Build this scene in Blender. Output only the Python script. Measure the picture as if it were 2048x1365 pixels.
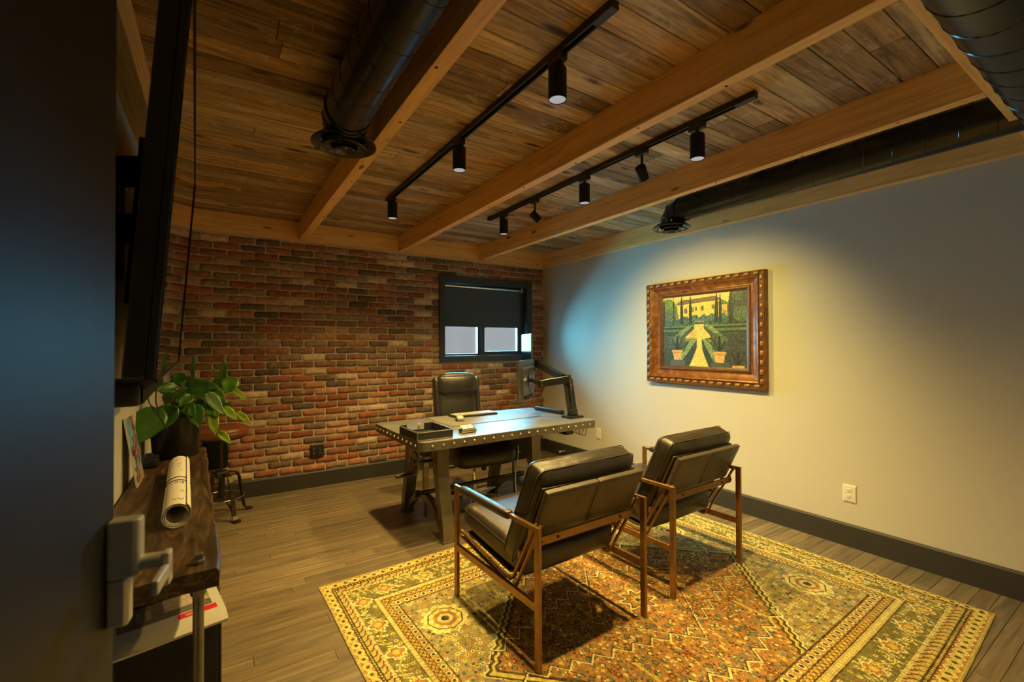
import bpy, math, random
import numpy as np
from mathutils import Vector, Matrix, noise

# ------------------------------------------------------------------ reset
for o in list(bpy.data.objects):
    bpy.data.objects.remove(o, do_unlink=True)
scene = bpy.context.scene
COL = scene.collection
R = math.radians
rnd = random.Random(7)

# ------------------------------------------------------------------ camera
CAM_H = 1.36
LENS = 902.652 * 36.0 / 2048.0
YAW, PITCH, ROLL = R(33.125), R(0.602), R(-0.192)


def ray(u, v):
    u, v = math.cos(ROLL) * u - math.sin(ROLL) * v, math.sin(ROLL) * u + math.cos(ROLL) * v
    F = math.cos(PITCH) - math.sin(PITCH) * v
    U = math.sin(PITCH) + math.cos(PITCH) * v
    return Vector((F * math.sin(YAW) + u * math.cos(YAW), F * math.cos(YAW) - u * math.sin(YAW), U))


fwd = ray(0, 0).normalized()
rgt = (ray(1, 0) - ray(0, 0)).normalized()
upv = rgt.cross(fwd).normalized()
cam_data = bpy.data.cameras.new('camera')
cam_data.lens = LENS
cam_data.sensor_width = 36
cam_data.sensor_fit = 'HORIZONTAL'
cam_data.clip_start = 0.02
cam_data.dof.use_dof = True
cam_data.dof.focus_distance = 3.0
cam_data.dof.aperture_fstop = 3.5
cam = bpy.data.objects.new('camera', cam_data)
COL.objects.link(cam)
cam.matrix_world = Matrix(((rgt.x, upv.x, -fwd.x, 0), (rgt.y, upv.y, -fwd.y, 0), (rgt.z, upv.z, -fwd.z, CAM_H), (0, 0, 0, 1)))
scene.camera = cam

# ------------------------------------------------------------------ view, world, daylight
scene.view_settings.view_transform = 'Standard'
scene.view_settings.look = 'None'
scene.view_settings.gamma = 1.0
scene.view_settings.use_curve_mapping = False
scene.view_settings.exposure = 0.0

WORLD_COL, WORLD_STR = (0.97, 0.98, 1.0), 0.40
CAN_POWER, CAN_COL = 152.0, (1.0, 0.685, 0.21)
HEAD_POWER, HEAD_COL = 112.0, (1.0, 0.80, 0.24)
SKY_POWER, SKY_COL = 175.0, (0.15, 0.68, 0.96)
LENS_GLOW = 0.36

world = bpy.data.worlds.new('world')
scene.world = world
world.use_nodes = True
bg = world.node_tree.nodes['Background']
bg.inputs[0].default_value = (*WORLD_COL, 1)
bg.inputs[1].default_value = WORLD_STR

# soft daylight falling through the window towards the right-hand wall and the desk
sun_data = bpy.data.lights.new('daylight', 'SUN')
sun_data.energy = SKY_POWER
sun_data.color = SKY_COL
sun_data.angle = R(120)
sun = bpy.data.objects.new('daylight', sun_data)
COL.objects.link(sun)
sun.rotation_euler = Vector((0.42, -1.0, -0.52)).to_track_quat('-Z', 'Y').to_euler()

# ------------------------------------------------------------------ room numbers
XW, YW, CH, BH = 3.573, 4.72, 2.536, 2.365      # right wall, brick wall, ceiling, underside of beams
XL = -0.335                                      # left wall


# ------------------------------------------------------------------ mesh helpers
class MB:
    def __init__(self):
        self.v, self.f = [], []

    def add(self, vs, fs):
        n = len(self.v)
        self.v += [tuple(p) for p in vs]
        self.f += [tuple(i + n for i in f) for f in fs]
        return self

    def box(self, c, s, rot=None):
        x, y, z = s[0] / 2, s[1] / 2, s[2] / 2
        P = [Vector((a, b, d)) for d in (-z, z) for b in (-y, y) for a in (-x, x)]
        if rot is not None:
            P = [rot @ p for p in P]
        P = [p + Vector(c) for p in P]
        return self.add(P, [(0, 2, 3, 1), (4, 5, 7, 6), (0, 1, 5, 4), (2, 6, 7, 3), (0, 4, 6, 2), (1, 3, 7, 5)])

    def b(self, x0, x1, y0, y1, z0, z1):
        return self.box(((x0 + x1) / 2, (y0 + y1) / 2, (z0 + z1) / 2), (x1 - x0, y1 - y0, z1 - z0))

    def bar(self, p0, p1, w, h, up=(0, 0, 1)):
        p0, p1 = Vector(p0), Vector(p1)
        d = (p1 - p0)
        L = d.length
        d.normalize()
        s = d.cross(Vector(up))
        if s.length < 1e-5:
            s = d.cross(Vector((0, 1, 0)))
        s.normalize()
        t = s.cross(d)
        M = Matrix((s, d, t)).transposed()
        return self.box((p0 + p1) / 2, (w, L, h), M)

    def cyl(self, p0, p1, r0, r1=None, n=20, cap=True):
        r1 = r0 if r1 is None else r1
        p0, p1 = Vector(p0), Vector(p1)
        d = (p1 - p0).normalized()
        a = d.cross(Vector((0, 0, 1)) if abs(d.z) < 0.9 else Vector((1, 0, 0))).normalized()
        b = d.cross(a)
        V = []
        for p, r in ((p0, r0), (p1, r1)):
            for i in range(n):
                t = 2 * math.pi * i / n
                V.append(p + a * (r * math.cos(t)) + b * (r * math.sin(t)))
        F = [(i, (i + 1) % n, n + (i + 1) % n, n + i) for i in range(n)]
        if cap:
            F += [tuple(range(n - 1, -1, -1)), tuple(range(n, 2 * n))]
        return self.add(V, F)

    def tube(self, path, r, n=8, closed=False):
        P = [Vector(p) for p in path]
        m = len(P)
        T = []
        for i in range(m):
            if closed:
                t = P[(i + 1) % m] - P[i - 1]
            else:
                t = P[min(i + 1, m - 1)] - P[max(i - 1, 0)]
            T.append(t.normalized())
        a = T[0].cross(Vector((0, 0, 1)) if abs(T[0].z) < 0.9 else Vector((1, 0, 0))).normalized()
        V = []
        for i in range(m):
            a = (a - T[i] * a.dot(T[i])).normalized()
            b = T[i].cross(a)
            rr = r[i] if isinstance(r, (list, tuple)) else r
            for k in range(n):
                th = 2 * math.pi * k / n
                V.append(P[i] + a * (rr * math.cos(th)) + b * (rr * math.sin(th)))
        F = []
        for i in range(m if closed else m - 1):
            j = (i + 1) % m
            F += [(i * n + k, i * n + (k + 1) % n, j * n + (k + 1) % n, j * n + k) for k in range(n)]
        if not closed:
            F += [tuple(range(n - 1, -1, -1)), tuple((m - 1) * n + k for k in range(n))]
        return self.add(V, F)

    def lathe(self, prof, c=(0, 0, 0), n=32, M=None):
        V, F = [], []
        m = len(prof)
        for r, z in prof:
            for k in range(n):
                th = 2 * math.pi * k / n
                p = Vector((r * math.cos(th), r * math.sin(th), z))
                if M is not None:
                    p = M @ p
                V.append(p + Vector(c))
        for i in range(m - 1):
            F += [(i * n + k, i * n + (k + 1) % n, (i + 1) * n + (k + 1) % n, (i + 1) * n + k) for k in range(n)]
        return self.add(V, F)

    def prism(self, poly, axis, a, b):
        """poly: 2D outline; axis: the world axis it is extruded along from a to b."""
        def P(p, t):
            if axis == 'x':
                return (t, p[0], p[1])
            if axis == 'y':
                return (p[0], t, p[1])
            return (p[0], p[1], t)
        n = len(poly)
        V = [P(p, a) for p in poly] + [P(p, b) for p in poly]
        F = [tuple(range(n)), tuple(range(2 * n - 1, n - 1, -1))]
        F += [(i, n + i, n + (i + 1) % n, (i + 1) % n) for i in range(n)]
        return self.add(V, F)

    def rbox(self, c, s, r=0.03, n=8, puff=(0, 0, 0), M=None, wr=0.0, seed=0):
        """cushion: a box with rounded edges, faces puffed out along x, y, z"""
        H = Vector(s) / 2
        idx, V, F = {}, [], []

        def vert(q):
            k = (round(q[0], 5), round(q[1], 5), round(q[2], 5))
            if k in idx:
                return idx[k]
            p = Vector((q[0] * H.x, q[1] * H.y, q[2] * H.z))
            inn = Vector([max(-(H[i] - r), min(H[i] - r, p[i])) for i in range(3)])
            d = p - inn
            p = inn + (d.normalized() * r if d.length > 1e-9 else d)
            for i in range(3):
                j, l = (i + 1) % 3, (i + 2) % 3
                p[i] += q[i] * puff[i] * (1 - q[j] ** 2) * (1 - q[l] ** 2)
            if wr:
                t = p * 9 + Vector((seed * 3.1, seed * 1.7, 0))
                p += Vector((noise.noise(t), noise.noise(t + Vector((9, 0, 0))), noise.noise(t + Vector((0, 9, 0))))) * wr
            if M is not None:
                p = M @ p
            idx[k] = len(V)
            V.append(p + Vector(c))
            return idx[k]
        # denser samples close to the rounded edges
        g = sorted({round(math.sin(math.pi / 2 * (-1 + 2 * i / n)), 6) for i in range(n + 1)})
        for ax in range(3):
            j, l = (ax + 1) % 3, (ax + 2) % 3
            for sg in (-1, 1):
                for a0, a1 in zip(g, g[1:]):
                    for b0, b1 in zip(g, g[1:]):
                        q = []
                        for aa, bb in ((a0, b0), (a1, b0), (a1, b1), (a0, b1)):
                            t = [0, 0, 0]
                            t[ax], t[j], t[l] = sg, aa, bb
                            q.append(vert(t))
                        F.append(tuple(q if sg > 0 else q[::-1]))
        return self.add(V, F)

    def mesh(self, name, smooth=False):
        me = bpy.data.meshes.new(name)
        me.from_pydata(self.v, [], self.f)
        me.validate(clean_customdata=False)
        if smooth:
            me.polygons.foreach_set('use_smooth', [True] * len(me.polygons))
        me.update()
        return me

    def build(self, name, mat, parent=None, smooth=False, bevel=0.0, seg=2, angle=40):
        me = self.mesh(name, smooth)
        o = link(name, me, mat, parent)
        if bevel:
            m = o.modifiers.new('bevel', 'BEVEL')
            m.width = bevel
            m.segments = seg
            m.limit_method = 'ANGLE'
            m.angle_limit = R(angle)
        if smooth and not bevel:
            m = o.modifiers.new('split', 'EDGE_SPLIT')
            m.split_angle = R(48)
        return o


def link(name, me, mat=None, parent=None):
    o = bpy.data.objects.new(name, me)
    COL.objects.link(o)
    if mat is not None and not me.materials:
        me.materials.append(mat)
    if parent is not None:
        o.parent = parent
    return o


def empty(name, loc=(0, 0, 0), rz=0.0):
    o = bpy.data.objects.new(name, None)
    o.empty_display_size = 0.1
    COL.objects.link(o)
    o.location = loc
    o.rotation_euler = (0, 0, rz)
    return o


def tag(o, label=None, cat=None, group=None, kind=None):
    if label:
        o['label'] = label
    if cat:
        o['category'] = cat
    if group:
        o['group'] = group
    if kind:
        o['kind'] = kind
    return o


def copy_tree(o, parent=None):
    c = o.copy()
    COL.objects.link(c)
    if parent is not None:
        c.parent = parent
    for ch in list(o.children):
        copy_tree(ch, c)
    return c


# ------------------------------------------------------------------ materials
class NT:
    def __init__(self, name):
        self.m = bpy.data.materials.new(name)
        self.m.use_nodes = True
        self.t = self.m.node_tree
        self.p = self.t.nodes['Principled BSDF']

    def n(self, typ, **kw):
        nd = self.t.nodes.new(typ)
        for k, v in kw.items():
            setattr(nd, k, v)
        return nd

    def l(self, a, b):
        self.t.links.new(a, b)

    def coords(self, scale=(1, 1, 1), rand=True, kind='Object'):
        tc = self.n('ShaderNodeTexCoord')
        mp = self.n('ShaderNodeMapping')
        mp.inputs['Scale'].default_value = scale
        self.l(tc.outputs[kind], mp.inputs[0])
        if rand:
            oi = self.n('ShaderNodeObjectInfo')
            ml = self.n('ShaderNodeMath', operation='MULTIPLY')
            ml.inputs[1].default_value = 37.0
            self.l(oi.outputs['Random'], ml.inputs[0])
            cb = self.n('ShaderNodeCombineXYZ')
            for i in range(3):
                self.l(ml.outputs[0], cb.inputs[i])
            self.l(cb.outputs[0], mp.inputs['Location'])
        return mp.outputs[0]

    def noise(self, vec, scale, detail=3, rough=0.55, dist=0.0):
        x = self.n('ShaderNodeTexNoise')
        x.inputs['Scale'].default_value = scale
        x.inputs['Detail'].default_value = detail
        x.inputs['Roughness'].default_value = rough
        x.inputs['Distortion'].default_value = dist
        if vec is not None:
            self.l(vec, x.inputs['Vector'])
        return x.outputs['Fac']

    def ramp(self, fac, stops, interp='LINEAR'):
        x = self.n('ShaderNodeValToRGB')
        x.color_ramp.interpolation = interp
        e = x.color_ramp.elements
        while len(e) < len(stops):
            e.new(0.5)
        for i, (p, c) in enumerate(stops):
            e[i].position = p
            e[i].color = (*c, 1) if len(c) == 3 else c
        self.l(fac, x.inputs[0])
        return x.outputs[0]

    def mix(self, a, b, fac=0.5, blend='MIX'):
        x = self.n('ShaderNodeMix', data_type='RGBA', blend_type=blend)
        for i, v in ((6, a), (7, b)):
            if isinstance(v, tuple):
                x.inputs[i].default_value = (*v, 1)
            else:
                self.l(v, x.inputs[i])
        if isinstance(fac, (int, float)):
            x.inputs[0].default_value = fac
        else:
            self.l(fac, x.inputs[0])
        return x.outputs[2]

    def bump(self, h, strength=0.3, dist=0.01):
        x = self.n('ShaderNodeBump')
        x.inputs['Strength'].default_value = strength
        x.inputs['Distance'].default_value = dist
        self.l(h, x.inputs['Height'])
        self.l(x.outputs[0], self.p.inputs['Normal'])

    def base(self, c):
        if isinstance(c, tuple):
            self.p.inputs['Base Color'].default_value = (*c, 1)
        else:
            self.l(c, self.p.inputs['Base Color'])

    def set(self, rough=0.5, metal=0.0, spec=0.5, coat=0.0):
        self.p.inputs['Roughness'].default_value = rough
        self.p.inputs['Metallic'].default_value = metal
        self.p.inputs['Specular IOR Level'].default_value = spec
        self.p.inputs['Coat Weight'].default_value = coat
        return self.m


def lin(r, g, b):
    f = lambda c: (c / 255 / 12.92) if c / 255 <= 0.04045 else ((c / 255 + 0.055) / 1.055) ** 2.4
    return (f(r), f(g), f(b))


def plain(name, col, rough=0.5, metal=0.0, spec=0.5, var=0.12, scale=14, bump=0.0, coat=0.0):
    t = NT(name)
    v = t.coords()
    nz = t.noise(v, scale, 4)
    d = tuple(c * (1 - var) for c in col)
    e = tuple(min(1, c * (1 + var)) for c in col)
    t.base(t.ramp(nz, [(0.3, d), (0.7, e)]))
    if bump:
        t.bump(nz, bump, 0.004)
    return t.set(rough, metal, spec, coat)


def beam_mat(name, along, col):
    t = NT(name)
    sc = [16, 16, 16]
    sc['xyz'.index(along)] = 0.7
    v = t.coords(tuple(sc))
    g = t.noise(v, 1.6, 6, 0.6, 1.2)
    fine = t.noise(v, 7.0, 3, 0.6, 0.3)
    c = t.ramp(g, [(0.25, tuple(x * .62 for x in col)), (0.5, col), (0.78, tuple(min(1, x * 1.22) for x in col))])
    c = t.mix(c, t.ramp(fine, [(0.3, (.72, .66, .6)), (0.7, (1, 1, 1))]), 0.6, 'MULTIPLY')
    kn = t.n('ShaderNodeTexVoronoi')
    ks = [7, 7, 7]
    ks['xyz'.index(along)] = 2.2
    t.l(t.coords(tuple(ks)), kn.inputs['Vector'])
    kn.inputs['Scale'].default_value = 1.0
    kf = t.ramp(kn.outputs['Distance'], [(0.0, (1, 1, 1)), (0.07, (.8, .8, .8)), (0.115, (0, 0, 0))])
    c = t.mix(c, (0.10, 0.035, 0.01), kf)
    t.base(c)
    t.bump(fine, 0.15, 0.003)
    return t.set(0.55, 0, 0.4)


def plank_mat(name, along, contrast=1.0, knots=True, rough=0.7, spec=0.3, bumpk=0.5):
    """per-plank colour comes from the object's own colour"""
    t = NT(name)
    oi = t.n('ShaderNodeObjectInfo')
    sc = [15, 15, 15]
    sc['xyz'.index(along)] = 1.0
    v = t.coords(tuple(sc))
    g = t.noise(v, 1.3, 7, 0.62, 1.8)
    fine = t.noise(v, 6.0, 4, 0.7, 0.6)
    lo, hi = 1 - .6 * contrast, 1 + .0
    m1 = t.ramp(g, [(0.30, (lo * .62, lo * .60, lo * .56)), (0.5, (.70, .69, .68)), (0.70, (1, 1, 1))])
    m2 = t.ramp(fine, [(0.32, (1 - .5 * contrast,) * 3), (0.62, (1, 1, 1))])
    c = t.mix(oi.outputs['Color'], m1, 1.0, 'MULTIPLY')
    c = t.mix(c, m2, 0.8, 'MULTIPLY')
    if knots:
        kn = t.n('ShaderNodeTexVoronoi')
        ks = [9, 9, 9]
        ks['xyz'.index(along)] = 2.6
        t.l(t.coords(tuple(ks)), kn.inputs['Vector'])
        kn.inputs['Scale'].default_value = 0.9
        kf = t.ramp(kn.outputs['Distance'], [(0.0, (1, 1, 1)), (0.11, (.8, .8, .8)), (0.19, (0, 0, 0))])
        c = t.mix(c, (0.035, 0.016, 0.006), kf)
        wear = t.noise(t.coords((2.5, 2.5, 2.5)), 3.5, 5, 0.7, 1.0)
        c = t.mix(c, (0.62, 0.47, 0.30), t.ramp(wear, [(0.57, (0, 0, 0)), (0.68, (.6, .6, .6))]))
    t.base(c)
    t.bump(fine, bumpk, 0.004)
    return t.set(rough, 0, spec)


def brick_mat(name, attr):
    t = NT(name)
    if attr:
        a = t.n('ShaderNodeAttribute', attribute_name='col')
        colr = a.outputs['Color']
    else:
        oi = t.n('ShaderNodeObjectInfo')
        colr = oi.outputs['Color']
    v = t.coords((1, 1, 1), rand=not attr)
    n1 = t.noise(v, 26, 5, 0.65, 0.4)
    n2 = t.noise(v, 90, 4, 0.7)
    c = t.mix(colr, t.ramp(n1, [(0.3, (.55, .5, .48)), (0.6, (1, 1, 1))]), 0.9, 'MULTIPLY')
    c = t.mix(c, (0.62, 0.42, 0.26), t.ramp(n1, [(0.63, (0, 0, 0)), (0.72, (.55, .55, .55))]))
    c = t.mix(c, t.ramp(n2, [(0.3, (.7, .68, .66)), (0.6, (1, 1, 1))]), 0.7, 'MULTIPLY')
    t.base(c)
    h = t.n('ShaderNodeMath', operation='ADD')
    t.l(n1, h.inputs[0])
    t.l(n2, h.inputs[1])
    t.bump(h.outputs[0], 0.55, 0.006)
    return t.set(0.88, 0, 0.25)


def attr_mat(name, rough=0.9, bump_scale=0, spec=0.2, bumpk=0.3, mul=None):
    t = NT(name)
    a = t.n('ShaderNodeAttribute', attribute_name='col')
    c = a.outputs['Color']
    if bump_scale:
        v = t.coords((1, 1, 1), rand=False)
        nz = t.noise(v, bump_scale, 3, 0.7)
        c = t.mix(c, t.ramp(nz, [(0.3, (.7, .7, .7)), (0.65, (1, 1, 1))]), 0.8, 'MULTIPLY')
        t.bump(nz, bumpk, 0.004)
    t.base(c)
    return t.set(rough, 0, spec)


def emit_mat(name, col, strength):
    t = NT(name)
    t.base((0.15, 0.15, 0.15))
    t.p.inputs['Emission Color'].default_value = (*col, 1)
    t.p.inputs['Emission Strength'].default_value = strength
    return t.set(0.4)


def leather_mat(name, col, rough=0.33):
    t = NT(name)
    v = t.coords()
    g = t.noise(v, 160, 3, 0.6)
    w = t.noise(v, 7, 4, 0.6, 1.0)
    t.base(t.ramp(w, [(0.3, tuple(c * .75 for c in col)), (0.7, tuple(c * 1.25 for c in col))]))
    h = t.n('ShaderNodeMath', operation='MULTIPLY_ADD')
    t.l(w, h.inputs[0])
    h.inputs[1].default_value = 3.0
    t.l(g, h.inputs[2])
    t.bump(h.outputs[0], 0.22, 0.006)
    return t.set(rough, 0, 0.55)


M = {}
M['white_wall'] = plain('white_painted_wall', (0.545, 0.51, 0.44), 0.75, 0, 0.25, 0.015, 3, 0.0)
M['mortar'] = plain('mortar', (0.50, 0.47, 0.40), 0.95, 0, 0.1, 0.2, 60, 0.4)
M['brick'] = brick_mat('reclaimed_brick', False)
M['brick_attr'] = brick_mat('reclaimed_brick_field', True)
M['beam_y'] = beam_mat('fir_beam_lengthwise', 'y', (0.95, 0.53, 0.175))
M['beam_x'] = beam_mat('fir_beam_crosswise', 'x', (0.95, 0.53, 0.175))
M['plank_c'] = plank_mat('barn_board', 'x', 1.0)
M['plank_f'] = plank_mat('floor_board', 'x', 0.55, False, 0.42, 0.45, 0.15)
M['baseboard'] = plain('dark_grey_paint', (0.038, 0.034, 0.030), 0.5, 0, 0.4, 0.08)
M['dark_gap'] = plain('dark_gap', (0.015, 0.011, 0.008), 0.9)
M['black_metal'] = plain('black_enamel', (0.010, 0.011, 0.012), 0.30, 0, 0.5, 0.2)
M['black_satin'] = plain('satin_black', (0.018, 0.018, 0.018), 0.45, 0, 0.45, 0.2)
M['black_matte'] = plain('matte_black', (0.012, 0.012, 0.014), 0.7, 0, 0.3, 0.2)
M['duct'] = plain('black_duct', (0.007, 0.008, 0.008), 0.24, 0.0, 0.5, 0.3, 6)
M['diffuser'] = plain('black_diffuser', (0.022, 0.023, 0.024), 0.20, 0.2, 0.7, 0.2, 6)
M['win_black'] = plain('black_window_paint', (0.036, 0.046, 0.058), 0.42, 0, 0.5, 0.1)
M['blind'] = plain('charcoal_blind', (0.085, 0.115, 0.145), 0.8, 0, 0.2, 0.1, 200)
M['leather'] = leather_mat('black_brown_leather', (0.030, 0.024, 0.018), 0.30)
M['leather_back'] = leather_mat('taupe_leather_back', (0.075, 0.055, 0.038), 0.40)
M['leather_office'] = leather_mat('black_office_leather', (0.022, 0.020, 0.019), 0.34)
M['leather_seat'] = leather_mat('chestnut_leather', (0.20, 0.055, 0.018), 0.38)
M['bronze'] = plain('brushed_bronze', (0.34, 0.185, 0.070), 0.36, 0.75, 0.5, 0.15, 30)
M['steel'] = plain('aged_grey_steel', (0.20, 0.175, 0.135), 0.38, 0.75, 0.5, 0.28, 6)
M['steel_top'] = plain('brushed_zinc_top', (0.27, 0.265, 0.25), 0.40, 0.65, 0.5, 0.2, 5)
M['rivet'] = plain('bright_rivet', (0.55, 0.48, 0.36), 0.28, 0.9)
M['chrome'] = plain('chrome', (0.7, 0.7, 0.7), 0.14, 1.0, 0.5, 0.05)
M['nickel'] = plain('satin_nickel', (0.55, 0.53, 0.47), 0.38, 0.35, 0.5, 0.08)
M['dark_metal'] = plain('dark_iron', (0.07, 0.055, 0.04), 0.4, 0.8, 0.5, 0.2)
M['pipe'] = plain('grey_iron_pipe', (0.20, 0.18, 0.16), 0.42, 0.8, 0.5, 0.2)
M['door'] = plain('charcoal_door_paint', (0.013, 0.014, 0.017), 0.5, 0, 0.3, 0.1)
M['cloth_black'] = plain('black_cloth', (0.008, 0.008, 0.010), 0.9, 0, 0.2, 0.3, 60, 0.3)
M['paper'] = plain('paper', (0.74, 0.69, 0.60), 0.8, 0, 0.2, 0.03)
M['ink'] = plain('grey_ink', (0.12, 0.11, 0.11), 0.8)
M['rubber'] = plain('dark_rubber', (0.02, 0.015, 0.03), 0.6)
M['white_plastic'] = plain('white_plastic', (0.72, 0.70, 0.64), 0.4, 0, 0.5, 0.02)
M['black_plastic'] = plain('black_plastic', (0.014, 0.014, 0.015), 0.4, 0, 0.5, 0.1)
M['grey_plastic'] = plain('silver_plastic', (0.42, 0.41, 0.39), 0.35, 0.3, 0.5, 0.1)
M['keys'] = plain('pale_keys', (0.34, 0.33, 0.31), 0.5)
M['mat_grey'] = plain('grey_desk_pad', (0.16, 0.15, 0.13), 0.55, 0, 0.4, 0.08, 40)
M['stitch'] = plain('pale_stitching', (0.55, 0.48, 0.36), 0.7)
M['soil'] = plain('potting_soil', (0.02, 0.014, 0.008), 0.95, 0, 0.1, 0.5, 60, 0.8)
M['pot'] = plain('black_plastic_pot', (0.012, 0.012, 0.016), 0.38, 0, 0.5, 0.2)
M['stem'] = plain('green_stem', (0.10, 0.16, 0.02), 0.5)
M['red_print'] = plain('red_print', (0.60, 0.02, 0.02), 0.5)
M['monitor_back'] = plain('dark_grey_plastic', (0.045, 0.045, 0.044), 0.38, 0, 0.5, 0.1)
M['screen'] = plain('glossy_black_screen', (0.006, 0.006, 0.007), 0.10, 0, 0.008, 0.05)
M['mirror_screen'] = plain('glossy_television_glass', (0.010, 0.009, 0.008), 0.015, 0, 1.0, 0.05, 10, 0, 1.0)
M['lens'] = emit_mat('lamp_lens', (0.94, 0.95, 1.0), LENS_GLOW)


def wood_top_mat():
    t = NT('dark_walnut_slab')
    v = t.coords((9, 1.1, 9))
    g = t.noise(v, 1.8, 7, 0.65, 2.5)
    f = t.noise(v, 9, 4, 0.7)
    c = t.ramp(g, [(0.28, (0.010, 0.006, 0.003)), (0.5, (0.060, 0.033, 0.015)), (0.72, (0.20, 0.12, 0.058))])
    c = t.mix(c, t.ramp(f, [(0.3, (.6, .55, .5)), (0.65, (1, 1, 1))]), 0.7, 'MULTIPLY')
    t.base(c)
    t.bump(g, 0.35, 0.006)
    return t.set(0.42, 0, 0.45)


def leaf_mat():
    t = NT('pothos_leaf')
    oi = t.n('ShaderNodeObjectInfo')
    v = t.coords()
    nz = t.noise(v, 30, 4, 0.6)
    c = t.mix(oi.outputs['Color'], t.ramp(nz, [(0.3, (.55, .6, .5)), (0.65, (1, 1, 1))]), 0.8, 'MULTIPLY')
    t.base(c)
    t.bump(nz, 0.2, 0.004)
    t.p.inputs['Transmission Weight'].default_value = 0.0
    t.p.inputs['Subsurface Weight'].default_value = 0.0
    return t.set(0.34, 0, 0.5)


def glass_mat():
    t = NT('window_glass')
    out = t.t.nodes['Material Output']
    tr = t.n('ShaderNodeBsdfTransparent')
    tr.inputs[0].default_value = (0.96, 0.98, 1.0, 1)
    gl = t.n('ShaderNodeBsdfGlossy')
    gl.inputs['Roughness'].default_value = 0.02
    fr = t.n('ShaderNodeFresnel')
    fr.inputs[0].default_value = 1.45
    mx = t.n('ShaderNodeMixShader')
    t.l(fr.outputs[0], mx.inputs[0])
    t.l(tr.outputs[0], mx.inputs[1])
    t.l(gl.outputs[0], mx.inputs[2])
    t.l(mx.outputs[0], out.inputs[0])
    return t.m


def frame_wood_mat():
    t = NT('gilded_walnut_frame')
    v = t.coords((3, 3, 3))
    g = t.noise(v, 5, 5, 0.6, 0.8)
    t.base(t.ramp(g, [(0.3, (0.085, 0.026, 0.006)), (0.55, (0.24, 0.082, 0.016)), (0.78, (0.42, 0.17, 0.04))]))
    t.bump(g, 0.2, 0.003)
    return t.set(0.30, 0.15, 0.5)


M['slab'] = wood_top_mat()
M['leaf'] = leaf_mat()
M['glass'] = glass_mat()
M['frame'] = frame_wood_mat()
M['gilt'] = plain('gilt_ornament', (0.30, 0.135, 0.042), 0.34, 0.35, 0.5, 0.35, 40)
M['frame_dark'] = plain('dark_frame_ground', (0.095, 0.036, 0.011), 0.4, 0.1, 0.5, 0.3, 20)
M['picture'] = attr_mat('oil_painting', 0.42, 0, 0.4)
M['rug'] = attr_mat('woven_rug', 0.95, 420, 0.1, 0.5)
M['print'] = attr_mat('printed_picture', 0.45, 0, 0.4)

# ================================================================== STRUCTURE
Y0 = -1.5
# ---- floor
fl = MB().b(XL - .1, XW + .1, Y0, YW + .1, -0.08, -0.014).build('floor', M['dark_gap'])
tag(fl, 'grey brown plank floor of the office', kind='structure')
FW = 0.0765
row = 0
y = -0.15
while y < YW:
    y1 = min(y + FW, YW)
    x = XL - rnd.random() * 1.2
    while x < XW:
        L = rnd.uniform(1.0, 1.5)
        if XW - x - L < .25:
            L = XW - x
        if x + L < XL + .2:
            L = XL + .2 - x
        a, b_ = max(x, XL), min(x + L, XW)
        if b_ - a > 0.06:
            w = (b_ - a) / 2 - 0.0006
            pm = MB().box((0, 0, 0), (w * 2, y1 - y - 0.0014, 0.014))
            o = pm.build('floor_plank', M['plank_f'], fl, bevel=0.0012, seg=1)
            o.location = ((a + b_) / 2, (y + y1) / 2, -0.007)
            k = rnd.uniform(0.80, 1.18)
            g = rnd.uniform(-.008, .012)
            o.color = (0.29 * k + g, 0.222 * k, 0.135 * k - g * .5, 1)
        x += L
    y = y1

# ---- ceiling
ce = MB().b(XL - .1, XW + .1, Y0, YW + .1, CH + 0.018, CH + 0.10).build('ceiling', M['dark_gap'])
tag(ce, 'weathered barn board ceiling above the beams', kind='structure')
CW = 0.1205
y = 0.0
CP = [(0.30, 0.185, 0.085), (0.24, 0.14, 0.060), (0.34, 0.23, 0.12), (0.20, 0.125, 0.06), (0.36, 0.21, 0.09), (0.27, 0.19, 0.11), (0.40, 0.27, 0.14)]
while y < YW - 0.02:
    y1 = min(y + CW, YW)
    x = XL - rnd.random() * 1.8
    while x < XW:
        L = rnd.uniform(1.3, 2.6)
        if XW - x - L < .3:
            L = XW - x
        if x + L < XL + .2:
            L = XL + .2 - x
        a, b_ = max(x, XL), min(x + L, XW)
        if b_ - a > 0.08:
            pm = MB().box((0, 0, 0), (b_ - a - 0.002, y1 - y - 0.0035, 0.018))
            o = pm.build('ceiling_plank', M['plank_c'], ce, bevel=0.002, seg=1)
            o.location = ((a + b_) / 2, (y + y1) / 2, CH + 0.009 - rnd.uniform(0, .002))
            c = rnd.choice(CP)
            k = rnd.uniform(0.8, 1.15)
            o.color = (c[0] * k * 2.25, c[1] * k * 2.25, c[2] * k * 2.2, 1)
        x += L
    y = y1

# ---- brick wall with window opening
HX0, HX1, HZ0, HZ1 = 2.125, 3.345, 1.20, 2.14
MY = YW + 0.008
wb = MB()
wb.b(XL - .1, HX0, MY, MY + .2, 0, CH)
wb.b(HX1, XW + .1, MY, MY + .2, 0, CH)
wb.b(HX0, HX1, MY, MY + .2, 0, HZ0)
wb.b(HX0, HX1, MY, MY + .2, HZ1, CH)
wall_back = wb.build('wall_back', M['mortar'])
tag(wall_back, 'reclaimed red brick wall behind the desk', kind='structure')

BL, BHt, MOR = 0.1945, 0.0560, 0.0106


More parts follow.
